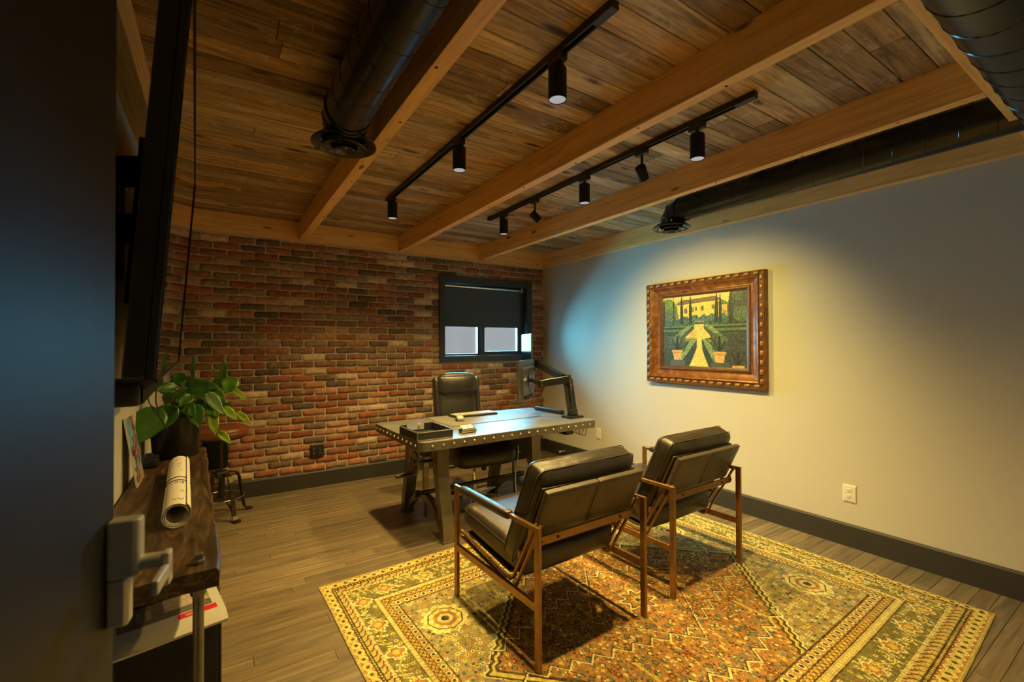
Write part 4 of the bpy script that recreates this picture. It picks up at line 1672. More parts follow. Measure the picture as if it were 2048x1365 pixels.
# ------------------------------------------------------------------ painting
def painting_colors(nu, nv):
    u = (np.arange(nu) + .5) / nu
    v = (np.arange(nv) + .5) / nv
    U, V = np.meshgrid(u, v)
    rng = np.random.default_rng(11)

    def nz(k, seed=0):
        r = np.random.default_rng(seed)
        a = r.random((nv // k + 2, nu // k + 2))
        return np.kron(a, np.ones((k, k)))[:nv, :nu]
    n1, n2, n3 = nz(1, 1), nz(2, 2), nz(5, 3)
    T = np.clip((.45 * n1 + .35 * n2 + .2 * n3 - .5) * 1.9 + .5, 0, 1)
    C = np.zeros((nv, nu, 3))
    C[:] = (.035, .055, .025)

    def put(m, c, var=.5):
        C[m] = np.array(c) * (1 - var / 2 + var * T[m])[:, None]

    def tri(pts):
        m = np.zeros_like(U, bool)
        ins = np.zeros_like(U, int)
        n = len(pts)
        for i in range(n):
            (x0, y0), (x1, y1) = pts[i], pts[(i + 1) % n]
            c = ((y0 > V) != (y1 > V)) & (U < (x1 - x0) * (V - y0) / ((y1 - y0) if y1 != y0 else 1e-9) + x0)
            ins ^= c.astype(int)
        return ins.astype(bool)
    put(V < .20, (.62, .50, .14), .15)                       # evening sky
    put(tri([(.0, .06), (.07, .02), (.14, .05), (.20, .15), (.22, .42), (0, .45)]), (.14, .20, .045), .9)
    put(tri([(.64, .13), (.74, .10), (.80, .14), (.85, .2), (.85, .4), (.64, .4)]), (.12, .16, .05), .9)
    put(tri([(.19, .105), (.24, .065), (.66, .04), (.71, .08), (.71, .11), (.19, .135)]), (.17, .10, .05), .35)   # roof
    put(tri([(.19, .13), (.71, .10), (.71, .36), (.22, .36)]), (.66, .47, .09), .35)                              # house
    put(tri([(.71, .17), (.79, .165), (.79, .36), (.71, .36)]), (.60, .35, .08), .35)
    for x0, y0, w_, h_ in ((.29, .18, .035, .075), (.375, .175, .03, .065), (.42, .165, .03, .065), (.495, .16, .03, .07), (.62, .155, .03, .06), (.30, .29, .03, .05), (.425, .28, .03, .05), (.515, .275, .03, .045), (.60, .27, .03, .04), (.725, .21, .018, .04), (.755, .24, .018, .04)):
        put((np.abs(U - x0 - w_ / 2) < w_ / 2) & (V > y0) & (V < y0 + h_), (.10, .055, .04), .4)
        put((np.abs(U - x0 - w_ / 2) < .003) & (V > y0) & (V < y0 + h_), (.40, .30, .10), .3)
    put((V > .315 + .02 * np.sin(U * 40)) & (V < .43), (.06, .105, .07), 1.1)
    put((V > .30 + .02 * np.sin(U * 55 + 1)) & (V < .37) & (U > .33) & (U < .78), (.075, .13, .125), 1.0)
    put((np.abs(V - .375) < .008) & (U > .42) & (U < .55) & (n2 > .4), (.45, .14, .05), .4)
    put(tri([(.83, .0), (.88, .0), (1, .0), (1, .42), (.82, .42), (.80, .2)]), (.06, .055, .045), .9)
    put(np.hypot((U - .90) / .06, (V - .06) / .07) < 1, (.07, .09, .04), 1.0)
    put(np.hypot((U - .95) / .10, (V - .30) / .10) < 1, (.085, .12, .06), 1.0)
    put(np.hypot((U - .10) / .08, (V - .27) / .09) < 1, (.11, .14, .07), 1.0)
    for cx, w_, top, bot in ((.02, .012, .02, .42), (.15, .009, .0, .42), (.255, .017, .0, .40), (.365, .017, .0, .40), (.675, .020, .0, .40), (.715, .016, .01, .40), (.825, .022, .0, .42)):
        sh = np.clip((V - top) / .16, 0, 1) ** .7
        put((np.abs(U - cx) < w_ * sh) & (V > top) & (V < bot), (.030, .042, .025), .7)
    put(V > .42, (.040, .060, .035), .8)
    put((V > .425) & (V < .445), (.14, .18, .07), .7)
    put((V > .445) & (V < .475), (.03, .045, .025), .6)
    put((V > .475) & (V < .505), (.12, .16, .07), .7)
    # gravel walk
    walk = tri([(.41, .415), (.525, .415), (.545, .47), (.585, .54), (.61, .60), (.50, .615), (.505, .74), (.535, .86), (.585, 1.0), (.345, 1.0), (.40, .86), (.44, .74), (.44, .615), (.29, .60), (.345, .53), (.395, .47)])
    put(walk, (.62, .50, .13), .30)
    put(walk & (U < .45) & (V > .5) & (V < .62) & (n2 > .45), (.50, .27, .08), .3)
    # clipped hedges with lit tops
    for P_, c in (([(.405, .42), (.415, .47), (.22, .66), (.17, .64)], (.055, .075, .04)), ([(.34, .42), (.405, .42), (.20, .62), (.12, .60)], (.19, .25, .085)),
                  ([(.525, .42), (.60, .42), (.80, .64), (.72, .66)], (.19, .24, .085)), ([(.525, .42), (.525, .47), (.66, .63), (.73, .64)], (.06, .08, .045)),
                  ([(.10, .61), (.42, .61), (.42, .64), (.10, .67)], (.15, .20, .08)), ([(.50, .61), (.60, .62), (.62, .66), (.50, .64)], (.17, .22, .08)),
                  ([(.36, .64), (.435, .62), (.435, .68), (.28, .93), (.20, .90)], (.20, .27, .12)), ([(.435, .64), (.435, .75), (.36, .93), (.30, 1.0), (.20, 1.0)], (.035, .05, .04)),
                  ([(.505, .62), (.57, .63), (.74, .93), (.66, .98)], (.19, .25, .11)), ([(.505, .66), (.60, .86), (.68, 1.0), (.58, 1.0), (.525, .80)], (.04, .05, .04))):
        put(tri(P_), c, .9)
    put((U < .30) & (V > .56) & (V < .80) & (n2 > .40), (.07, .085, .05), .8)
    put((U > .62) & (V > .54) & (V < .80) & (n2 > .45), (.075, .09, .05), .8)
    put((U > .80) & (V > .55), (.055, .058, .045), .9)
    # citrus trees in terracotta pots
    for cx, cy, sc in ((.195, .77, 1.0), (.705, .79, 1.08), (.905, .965, .9)):
        for a in (-.5, -.15, .2, .5):
            put(np.abs(U - cx - a * (cy - V) * .6) < .006, (.02, .018, .015), .3) if False else None
        put((np.abs(U - cx) < .010) & (V > cy - .20 * sc) & (V < cy + .01), (.025, .020, .016), .4)
        put((np.abs(U - cx + (cy - V) * .45) < .006) & (V > cy - .16) & (V < cy), (.025, .020, .016), .4)
        put((np.abs(U - cx - (cy - V) * .45) < .006) & (V > cy - .16) & (V < cy), (.025, .020, .016), .4)
        put((np.abs(U - cx) < .068 * sc) & (V >= cy) & (V < cy + .035 * sc), (.56, .30, .10), .3)
        put((np.abs(U - cx) < (.058 - .10 * (V - cy)) * sc) & (V >= cy + .035 * sc) & (V < cy + .14 * sc), (.60, .34, .12), .4)
        put((np.abs(U - cx) < .056 * sc) & (np.abs(V - cy - .038 * sc) < .004), (.20, .09, .03), .3)
    put(tri([(.10, .93), (.13, .905), (.27, .905), (.30, .93), (.28, 1), (.11, 1)]) & ~((np.abs(U - .195) < .05) & (V < .91)), (.085, .095, .085), .3)
    put(tri([(.60, .95), (.63, .925), (.79, .93), (.82, .965), (.80, 1), (.62, 1)]) & ~((np.abs(U - .705) < .05) & (V < .935)), (.075, .085, .08), .3)
    C *= (.70 + .40 * n1 + .2 * n2)[..., None]
    return np.clip(C, .004, .9)


PY0, PY1, PZ0, PZ1 = 1.840, 2.982, 1.012, 1.946
OY0, OY1, OZ0, OZ1 = 1.996, 2.806, 1.172, 1.803
pt = empty('framed_painting', (XW - .003, (PY0 + PY1) / 2, PZ0))
tag(pt, 'garden painting in an ornate gilt brown frame on the white wall', 'painting')
po = Vector(pt.location)
nu, nv = 190, 150
colr = painting_colors(nu, nv)
yy = np.linspace(OY1 + .004, OY0 - .004, nu + 1) - po.y          # left edge of the picture is the far one
zz = np.linspace(OZ1 + .004, OZ0 - .004, nv + 1) - po.z
Yg, Zg = np.meshgrid(yy, zz)
Pv = np.stack([np.full_like(Yg, -.022), Yg, Zg], -1).reshape(-1, 3)
i_ = np.arange(nv)[:, None] * (nu + 1) + np.arange(nu)[None]
Qf = np.stack([i_ + nu + 1, i_ + nu + 2, i_ + 1, i_], -1).reshape(-1, 4)
me = bpy.data.meshes.new('canvas')
me.from_pydata(Pv.tolist(), [], Qf.tolist())
a_ = me.attributes.new('col', 'FLOAT_COLOR', 'FACE')
a_.data.foreach_set('color', np.concatenate([colr, np.ones((nv, nu, 1))], -1).astype('f').ravel())
link('canvas', me, M['picture'], pt)
MB().b(-.021, -.002, OY0 - .03 - po.y, OY1 + .03 - po.y, OZ0 - .03 - po.z, OZ1 + .03 - po.z).build('backing', M['frame_dark'], pt)


def frame_ring(prof, name, mat, smooth=True):
    """prof: (t, depth): t 0 at the outer edge of the frame, 1 at the sight edge"""
    V, F = [], []
    for t, d in prof:
        y0, y1 = PY0 + (OY0 - PY0) * t, PY1 + (OY1 - PY1) * t
        z0, z1 = PZ0 + (OZ0 - PZ0) * t, PZ1 + (OZ1 - PZ1) * t
        for (a, b_) in ((y0, z0), (y1, z0), (y1, z1), (y0, z1)):
            V.append((-d, a - po.y, b_ - po.z))
    for k in range(len(prof) - 1):
        for c in range(4):
            F.append((k * 4 + c, k * 4 + (c + 1) % 4, (k + 1) * 4 + (c + 1) % 4, (k + 1) * 4 + c))
    mb = MB()
    mb.add(V, F)
    return mb.build(name, mat, pt, smooth=False)


frame_ring([(0, .0), (0, .046), (.03, .054), (.06, .056)], 'outer_edge', M['frame'])
orn = frame_ring([(.06, .056), (.09, .050), (.20, .048), (.26, .050), (.29, .056)], 'ornament_bed', M['frame_dark'])
frame_ring([(.29, .056), (.33, .060), (.38, .057), (.46, .044), (.56, .034), (.68, .028), (.74, .028), (.77, .032)], 'scoop', M['frame'])
lip = frame_ring([(.77, .032), (.80, .036), (.88, .036), (.92, .032), (1.0, .026), (1.0, .018)], 'sight_lip', M['frame_dark'])
om = MB().rbox((0, 0, 0), (.016, .046, .030), .007, 5, (.006, 0, 0)).mesh('ornament', True)
om.materials.append(M['gilt'])
ot = .155
ya, yb = PY0 + (OY0 - PY0) * ot, PY1 + (OY1 - PY1) * ot
za, zb = PZ0 + (OZ0 - PZ0) * ot, PZ1 + (OZ1 - PZ1) * ot
nt, ns = 14, 12
for k in range(nt):
    yk = ya + (yb - ya) * (k + .5) / nt
    for zk in (za, zb):
        o = link('ornament', om, None, pt)
        o.location = (-.050, yk - po.y, zk - po.z)
for k in range(ns):
    zk = za + (zb - za) * (k + .5) / ns
    for yk in (ya, yb):
        o = link('ornament', om, None, pt)
        o.location = (-.050, yk - po.y, zk - po.z)
        o.rotation_euler = (R(90), 0, 0)
bead = MB()
bt = .84
ya, yb = PY0 + (OY0 - PY0) * bt, PY1 + (OY1 - PY1) * bt
za, zb = PZ0 + (OZ0 - PZ0) * bt, PZ1 + (OZ1 - PZ1) * bt
for k in range(72):
    for zk in (za, zb):
        bead.rbox((-.037, ya + (yb - ya) * (k + .5) / 72 - po.y, zk - po.z), (.008, .0085, .010), .0035, 2)
for k in range(54):
    for yk in (ya, yb):
        bead.rbox((-.037, yk - po.y, za + (zb - za) * (k + .5) / 54 - po.z), (.008, .010, .0085), .0035, 2)
bo_ = bead.build('beading', M['gilt'], pt, smooth=True)
bo_['kind'] = 'stuff'


# ------------------------------------------------------------------ outlets and switch plates
def duplex(parent, x, z, mat, hole):
    MB().rbox((x, -.006, z), (.034, .004, .030), .0018, 4).build('socket', mat, parent, smooth=True)
    for dx, w_ in ((-.0065, .0022), (.0065, .0026)):
        MB().b(x + dx - w_ / 2, x + dx + w_ / 2, -.0085, -.0078, z - .001, z + .0085).build('slot', hole, parent)
    MB().cyl((x, -.0078, z - .008), (x, -.0085, z - .008), .0026, n=8).build('slot', hole, parent)


def outlet(label, loc, rz, w_, h_, cols, mat, hole):
    r = empty('wall_outlet', loc, rz)
    tag(r, label, 'outlet')
    MB().rbox((0, -.003, 0), (w_, .006, h_), .003, 4).build('plate', mat, r, smooth=True)
    for cx in cols:
        for dz in (-.0195, .0195):
            duplex(r, cx, dz, mat, hole)
    return r


outlet('black double wall outlet low on the brick wall', (.811, YW - .010, .346), 0, .122, .128, (-.029, .029), M['black_plastic'], M['grey_plastic'])
outlet('white wall outlet on the white wall near the rug', (XW, 1.316, .356), R(-90), .078, .118, (0,), M['white_plastic'], M['dark_gap'])
r = empty('wall_plate', (XW, 3.711, .374), R(-90))
tag(r, 'blank white wall plate on the white wall beside the desk', 'wall plate')
MB().rbox((0, -.003, 0), (.076, .007, .122), .003, 4).build('plate', M['white_plastic'], r, smooth=True)
for dz in (-.042, .042):
    MB().cyl((0, -.006, dz), (0, -.0075, dz), .003, n=8).build('screw', M['grey_plastic'], r)
r = empty('door_stop', (XW - .016, 4.27, .075))
tag(r, 'small metal spring door stop on the baseboard behind the desk', 'door stop')
MB().cyl((0, 0, 0), (-.075, 0, 0), .006, n=10).build('rod', M['nickel'], r, smooth=True)
MB().cyl((-.075, 0, 0), (-.090, 0, 0), .012, n=12).build('rubber_tip', M['white_plastic'], r, smooth=True)

# ------------------------------------------------------------------ pipe leg console on the left wall
SH = .760
sr = R(-2.2) * -1
con = empty('console_table', (0.008, 1.470, 0), R(2.1))       # local +y runs along the wall, local -x towards it
tag(con, 'dark walnut slab console on iron pipe legs along the left wall', 'console table')
SL, SD = 1.800, .325
sm_ = MB()
nY = 24
rr = random.Random(5)
ev = [rr.uniform(-.004, .004) for _ in range(nY + 1)]
V, F = [], []
for i in range(nY + 1):
    y = SL * i / nY
    xr = ev[i] - (.006 if i == 0 else 0)
    for (x_, z_) in ((-SD + .060 * (y / SL), SH - .050), (xr + .002, SH - .050), (xr + .003, SH - .010), (xr - .004, SH), (-SD + .060 * (y / SL), SH)):
        V.append((x_, y, z_))
for i in range(nY):
    for k in range(5):
        F.append((i * 5 + k, i * 5 + (k + 1) % 5, (i + 1) * 5 + (k + 1) % 5, (i + 1) * 5 + k))
F += [(4, 3, 2, 1, 0), tuple(nY * 5 + k for k in range(5))]
sm_.add(V, F)
sm_.build('slab_top', M['slab'], con)
for (lx_, ly_) in ((-.048, .062), (-.250, .062), (-.048, 1.735), (-.225, 1.735)):
    lg = MB().cyl((lx_, ly_, .010), (lx_, ly_, SH - .052), .0135, n=18).build('leg', M['pipe'], con, smooth=True)
    MB().cyl((lx_, ly_, SH - .085), (lx_, ly_, SH - .050), .019, n=8).build('coupling', M['pipe'], lg)
    MB().cyl((lx_, ly_, 0), (lx_, ly_, .012), .045, n=24).build('floor_flange', M['pipe'], lg, smooth=True)
    pc = MB()
    pc.cyl((lx_, ly_, SH), (lx_, ly_, SH + .012), .017, n=8)
    pc.box((lx_, ly_, SH + .019), (.020, .020, .016))
    pc.build('pipe_plug', M['pipe'], lg, bevel=.002)

# black cabinet standing below the slab, a magazine on top of it
cb_ = empty('black_cabinet', (-.140, 1.92, 0), R(1.6))
tag(cb_, 'low black cabinet under the walnut console', 'cabinet')
MB().b(-.135, .145, -.295, .295, .02, .565).build('body', M['black_matte'], cb_, bevel=.006)
MB().b(-.125, .135, -.300, -.295, .03, .555).build('front_panel', M['black_satin'], cb_, bevel=.002)
for a in (-.11, .12):
    for b_ in (-.27, .27):
        MB().b(a - .015, a + .015, b_ - .015, b_ + .015, 0, .02).build('foot', M['black_plastic'], cb_)
MB().b(.1452, .1485, -.20, .20, .28, .30).build('handle', M['black_satin'], cb_)

mg = empty('magazine', (-.116, 1.665, .5665), R(9))
tag(mg, 'open magazine with a red banner lying on the black cabinet', 'magazine')
nx_m, ny_m = 60, 48
mw, mh = .260, .215


def mag_h(x, y):
    return .006 + .010 * math.exp(-((y + mh / 2) / .03) ** 2) * 0 + .004 * math.sin(x * 9) - .022 * max(0, (-y - .055) / .05) ** 2 * (.35 + .65 * (x + mw / 2) / mw * 0 + .3)


V, F, Cc = [], [], []
for j in range(ny_m + 1):
    for i in range(nx_m + 1):
        x_, y_ = -mw / 2 + mw * i / nx_m, -mh / 2 + mh * j / ny_m
        V.append((x_, y_, mag_h(x_, y_)))
rg = np.random.default_rng(9)
for j in range(ny_m):
    for i in range(nx_m):
        a = j * (nx_m + 1) + i
        F.append((a, a + 1, a + nx_m + 2, a + nx_m + 1))
        u_, v_ = i / nx_m, j / ny_m
        c = (.60, .56, .48)
        if v_ > .42 and u_ > .04 and u_ < .90:
            t_ = rg.random()
            c = (.10 + .1 * t_, .085 + .08 * t_, .065 + .06 * t_)
            if v_ > .62 and u_ > .45:
                c = (.34 + .3 * t_, .28 + .25 * t_, .20 + .2 * t_)
            if u_ > .72 and v_ > .70:
                c = (.25, .32, .08)
            if .08 < u_ < .34 and .55 < v_ < .85 and int(u_ * 34) % 3:
                c = (.26, .25, .22)
        elif .55 < u_ < .93 and .26 < v_ < .40:
            c = (.62, .025, .03)
        elif .60 < u_ and v_ > .93:
            c = (.05, .05, .05)
        Cc.append((*c, 1))
mb_ = MB()
mb_.add(V, F)
mmesh = mb_.mesh('cover')
at_ = mmesh.attributes.new('col', 'FLOAT_COLOR', 'FACE')
at_.data.foreach_set('color', np.array(Cc, 'f').ravel())
link('cover', mmesh, M['print'], mg)
pg = MB()
V2 = [(x_, y_, z_ - .0008) for x_, y_, z_ in V] + [(x_ * .995, y_ * .99, z_ - .007) for x_, y_, z_ in V]
N_ = (nx_m + 1) * (ny_m + 1)
ringi = list(range(nx_m + 1)) + [j * (nx_m + 1) + nx_m for j in range(1, ny_m + 1)] + [ny_m * (nx_m + 1) + i for i in range(nx_m - 1, -1, -1)] + [j * (nx_m + 1) for j in range(ny_m - 1, 0, -1)]
F2 = [(ringi[k], N_ + ringi[k], N_ + ringi[(k + 1) % len(ringi)], ringi[(k + 1) % len(ringi)]) for k in range(len(ringi))]
F2 += [tuple(N_ + q for q in f[::-1]) for f in F]
pg.add(V2, F2)
pg.build('pages', M['paper'], mg, smooth=False)
text_part('VIN', .018, (.048, -.037, mag_h(.048, -.037) + .0006), Matrix.Identity(3), M['paper'], mg, 'banner_lettering', .0003)

# rolled drawings with two rubber bands
ra, rb = Vector((-.150, 2.665, SH + .041)), Vector((-.112, 1.862, SH + .041))
rdv = (rb - ra)
rp = empty('paper_roll', (ra + rb) / 2, math.atan2(rdv.y, rdv.x))   # local x runs along the roll towards the camera
tag(rp, 'roll of white building drawings held by two rubber bands', 'paper roll')
HL = rdv.length / 2
for k, (r0, l0, nm) in enumerate(((.040, HL, 'sheet'), (.0375, HL - .004, 'sheet'), (.0345, HL - .002, 'sheet'), (.031, HL - .008, 'sheet'))):
    m_ = MB()
    n_ = 40
    V, F = [], []
    turns = 1.0
    for s_ in (-l0, l0):
        for rr_ in (r0, r0 - .0012):
            for i in range(n_ + 1):
                th = 2 * math.pi * i / n_ + .9
                q = rr_ + (.006 * max(0, (i - n_ + 5) / 5) if k == 0 else 0)
                V.append((s_, q * math.cos(th), q * math.sin(th)))
    w_ = n_ + 1
    for i in range(n_):
        F.append((i, i + 1, 2 * w_ + i + 1, 2 * w_ + i))
        F.append((w_ + i, 3 * w_ + i, 3 * w_ + i + 1, w_ + i + 1))
        F.append((2 * w_ + i, 2 * w_ + i + 1, 3 * w_ + i + 1, 3 * w_ + i))
        F.append((i, w_ + i, w_ + i + 1, i + 1))
    F += [(0, 2 * w_, 3 * w_, w_), (n_, w_ + n_, 3 * w_ + n_, 2 * w_ + n_)]
    m_.add(V, F)
    m_.build(nm, M['paper'], rp, smooth=True)
for xb in (.005, .055):
    MB().tube([(xb + .02 * math.sin(t), .0417 * math.cos(t), .0417 * math.sin(t)) for t in [2 * math.pi * i / 32 for i in range(32)]], .0016, 5, True).build('rubber_band', M['rubber'], rp, smooth=True)
pr = MB()


def on_roll(mb, x0, x1, a0, a1):
    rr_ = .0403
    n_ = 6
    V = []
    for x_ in (x0, x1):
        for i in range(n_ + 1):
            th = R(a0 + (a1 - a0) * i / n_)
            V.append((x_, rr_ * math.cos(th), rr_ * math.sin(th)))
    w_ = n_ + 1
    F = [(i, i + 1, w_ + i + 1, w_ + i) for i in range(n_)]
    F += [(n_ - i + 0, n_ - i - 1, w_ + n_ - i - 1, w_ + n_ - i) for i in range(0)]
    mb.add(V, F)


rr = random.Random(12)
on_roll(pr, .13, .33, 143, 145)
on_roll(pr, -.28, -.02, 140, 142)
for k in range(16):
    a0 = rr.uniform(60, 120)
    on_roll(pr, .085, .085 + rr.uniform(.02, .05), a0, a0 + 1.6)
for k in range(12):
    a0 = rr.uniform(60, 115)
    x0 = rr.uniform(-.34, -.06)
    on_roll(pr, x0, x0 + .004, a0, a0 + rr.uniform(8, 22))
for k in range(5):
    a0 = 62 + k * 10
    on_roll(pr, .33 + .01 * (k % 2), .345 + .01 * (k % 2), a0, a0 + 5)
for k in range(3):
    on_roll(pr, .22 + k * .012, .224 + k * .012, 62, 62 + rr.uniform(10, 22))
po_ = pr.build('printed_lines', M['ink'], rp)
po_['kind'] = 'stuff'

# leaning photo board
pbd = empty('photo_board', (-.285, 2.585, SH + .001))
tag(pbd, 'tall colourful photo board leaning on the wall behind the roll', 'picture')
Mt = Matrix.Rotation(R(-8.5), 3, 'Y')
nu2, nv2 = 20, 46
bw, bh = .20, .30
V, F, Cc = [], [], []
for j in range(nv2 + 1):
    for i in range(nu2 + 1):
        p = Mt @ Vector((.0032, -bw / 2 + bw * i / nu2, bh * j / nv2))
        V.append(p)
rg = np.random.default_rng(4)
pal = [(.10, .30, .46), (.50, .14, .05), (.05, .03, .05), (.16, .05, .06), (.42, .36, .28), (.06, .16, .30)]
gridp = rg.integers(0, len(pal), (14, 8))
for j in range(nv2):
    for i in range(nu2):
        a = j * (nu2 + 1) + i
        F.append((a, a + 1, a + nu2 + 2, a + nu2 + 1))
        u_, v_ = i / nu2, j / nv2
        c = pal[gridp[min(13, int(v_ * 13 + .8 * math.sin(u_ * 6))), min(7, int(u_ * 7 + .6 * math.sin(v_ * 19)))]]
        if v_ > .55 and u_ < .4:
            c = (.11, .33, .50)
        if i in (0, nu2 - 1) or j in (0, nv2 - 1):
            c = (.50, .44, .34)
        if v_ < .25 and u_ > .45:
            c = (.36, .33, .25) if (i + j // 4) % 3 else (.08, .06, .06)
        Cc.append((*c, 1))
mb_ = MB()
mb_.add(V, F)
mm2 = mb_.mesh('print')
at_ = mm2.attributes.new('col', 'FLOAT_COLOR', 'FACE')
at_.data.foreach_set('color', np.array(Cc, 'f').ravel())
link('print', mm2, M['print'], pbd)
MB().box(Mt @ Vector((0, 0, bh / 2)), (.006, bw, bh), Mt).build('board', M['paper'], pbd)

# small black device behind the pot
place([('body', MB().rbox((0, 0, .022), (.075, .12, .044), .008, 5), M['black_plastic'], dict(smooth=True)),
       ('knob', MB().cyl((0, -.03, .043), (0, -.03, .068), .016, n=16), M['black_plastic'], dict(smooth=True))],
      'black_gadget', 'small black device with a knob beside the plant pot', 'device', (-.285, 2.905, SH + .001), R(2))

# ------------------------------------------------------------------ potted plant
pp_ = empty('potted_plant', (-.190, 3.105, SH + .001))
tag(pp_, 'leafy green pothos in a black pot at the end of the console', 'potted plant')
q0 = Vector(pp_.location)
MB().lathe([(0, 0), (.098, 0), (.104, .006), (.118, .215), (.118, .222), (.112, .222), (.108, .195), (0, .195)], n=40).build('pot', M['pot'], pp_, smooth=True)
MB().lathe([(.1095, .196), (.06, .202), (0, .206)], n=28).build('soil', M['soil'], pp_, smooth=True)
LEAVES = [
    ([-0.257, 2.88, 1.04], [-0.331, 2.84, 0.885], 0.13, 0), ([-0.205, 2.95, 1.05], [-0.244, 2.91, 0.927], 0.094, 0),
    ([-0.114, 3.12, 1.188], [-0.111, 3.08, 1.335], 0.035, 2), ([-0.142, 3.02, 1.137], [0.013, 2.98, 1.14], 0.075, 0),
    ([0.03, 3.14, 1.171], [0.032, 3.1, 1.292], 0.033, 1), ([-0.006, 3.14, 1.172], [-0.019, 3.1, 1.248], 0.026, 3),
    ([0.076, 3.04, 1.175], [0.027, 3.0, 1.093], 0.078, 1), ([0.072, 3.02, 1.121], [0.143, 2.98, 1.053], 0.03, 3),
    ([-0.042, 2.97, 1.102], [0.029, 2.93, 0.989], 0.054, 4), ([-0.104, 2.95, 1.042], [-0.081, 2.91, 0.929], 0.072, 0),
    ([-0.026, 3.0, 0.987], [-0.009, 2.96, 0.875], 0.052, 3), ([0.036, 3.02, 1.014], [0.094, 2.98, 0.944], 0.041, 3),
    ([0.1, 3.04, 0.979], [0.162, 3.0, 0.913], 0.034, 3), ([0.007, 3.04, 0.88], [0.068, 3.0, 0.81], 0.036, 3),
    ([-0.185, 3.04, 1.138], [-0.275, 3.0, 1.133], 0.06, 0), ([-0.133, 3.0, 1.115], [-0.049, 2.96, 1.089], 0.05, 0),
    ([-0.034, 3.0, 1.114], [0.039, 2.96, 1.069], 0.055, 1), ([-0.185, 2.98, 1.12], [-0.13, 2.94, 1.083], 0.045, 0),
    ([-0.026, 3.02, 1.034], [0.003, 2.98, 0.968], 0.055, 1), ([0.032, 3.07, 1.024], [0.068, 3.03, 1.034], 0.022, 3),
    ([-0.17, 3.12, 1.211], [-0.195, 3.08, 1.141], 0.057, 0), ([-0.083, 3.02, 1.129], [-0.036, 2.98, 1.136], 0.025, 1),
    ([-0.236, 3.02, 1.073], [-0.185, 2.98, 1.11], 0.055, 0), ([-0.159, 2.99, 1.07], [-0.201, 2.95, 1.022], 0.055, 0),
    ([-0.09, 3.16, 1.12], [-0.02, 3.22, 1.16], 0.06, 0), ([-0.20, 3.16, 1.10], [-0.25, 3.22, 1.14], 0.06, 0),
    ([-0.10, 3.00, 1.06], [-0.05, 2.96, 1.02], 0.05, 1), ([-0.145, 3.02, 1.16], [-0.105, 3.0, 1.20], 0.05, 0),
    ([-0.06, 3.05, 1.10], [0.01, 3.02, 1.13], 0.06, 0), ([-0.10, 3.05, 1.12], [-0.17, 3.00, 1.17], 0.065, 0), ([-0.03, 3.08, 1.08], [0.05, 3.05, 1.03], 0.055, 1),
    ([-0.15, 2.97, 1.06], [-0.10, 2.92, 0.99], 0.06, 0), ([-0.06, 2.98, 1.05], [-0.02, 2.93, 0.99], 0.055, 1), ([-0.22, 3.05, 1.12], [-0.28, 3.02, 1.18], 0.055, 0),
    ([-0.02, 3.10, 1.13], [0.05, 3.08, 1.18], 0.05, 1), ([-0.12, 2.95, 1.10], [-0.17, 2.90, 1.05], 0.055, 0)]
LC = [(0.055, 0.17, 0.018), (0.10, 0.24, 0.024), (0.07, 0.26, 0.15), (0.28, 0.42, 0.03), (0.20, 0.34, 0.15)]
for k, (b_, t_, w_, ci) in enumerate(LEAVES):
    b_, t_ = Vector(b_) - q0, Vector(t_) - q0
    w_ *= 1.15
    ax = (t_ - b_)
    L = ax.length
    ax.normalize()
    view = Vector((-.1, -.95, .45)).normalized()
    if ci == 2 or w_ < .034:
        view = Vector((-.7, -.6, .2)).normalized()
    sd = ax.cross(view)
    sd.normalize()
    nr = sd.cross(ax).normalized()
    V, F = [], []
    prof = [(0, .02), (-.04 + .02, .30), (.06, .62), (.16, .86), (.30, 1.0), (.46, .95), (.62, .76), (.78, .48), (.90, .22), (1.0, .0)]
    nl = 6
    for (s_, h_) in prof:
        for j in range(nl + 1):
            q = -1 + 2 * j / nl
            ss = s_ - .07 * (1 - s_) * abs(q) * (1 if s_ < .3 else 0)
            lift = -.20 * abs(q) ** 1.3 * w_ * .5 * -1
            wav = .05 * w_ * math.sin(s_ * 11 + q * 3 + k)
            droop = -.16 * L * max(0, ss - .1) ** 2
            V.append(b_ + ax * (L * ss) + sd * (q * h_ * w_ / 2) + nr * (lift * h_ + wav * abs(q)) + Vector((0, 0, droop * (1 if ax.z > -.6 else .2) + .10 * L * max(0, ss) * (1 if ax.z > -.6 else .2))))
    w2 = nl + 1
    for a in range(len(prof) - 1):
        for j in range(nl):
            F.append((a * w2 + j, a * w2 + j + 1, (a + 1) * w2 + j + 1, (a + 1) * w2 + j))
    mb_ = MB()
    mb_.add(V, F)
    lf = mb_.build('leaf', M['leaf'], pp_, smooth=True)
    lf.modifiers.clear()
    so_ = lf.modifiers.new('thickness', 'SOLIDIFY')
    so_.thickness = .0012
    kk = rnd.uniform(.85, 1.15)
    lf.color = (*[c * kk for c in LC[ci]], 1)
    ang = rnd.uniform(0, 6.28)
    root_ = Vector((.05 * math.cos(ang), .05 * math.sin(ang), .20))
    mid = (root_ + b_) / 2 + Vector((0, 0, .035))
    if b_.z < .2:
        mid = Vector((b_.x * .75, b_.y * .75, .245))
    MB().tube([root_, (root_ + mid) / 2 + Vector((0, 0, .012)), mid, (mid + b_) / 2 + Vector((0, 0, .006)), b_, b_ + ax * (L * .5)], [.003, .0028, .0026, .0024, .0022, .0008], 6).build('stem', M['stem'], pp_, smooth=True)

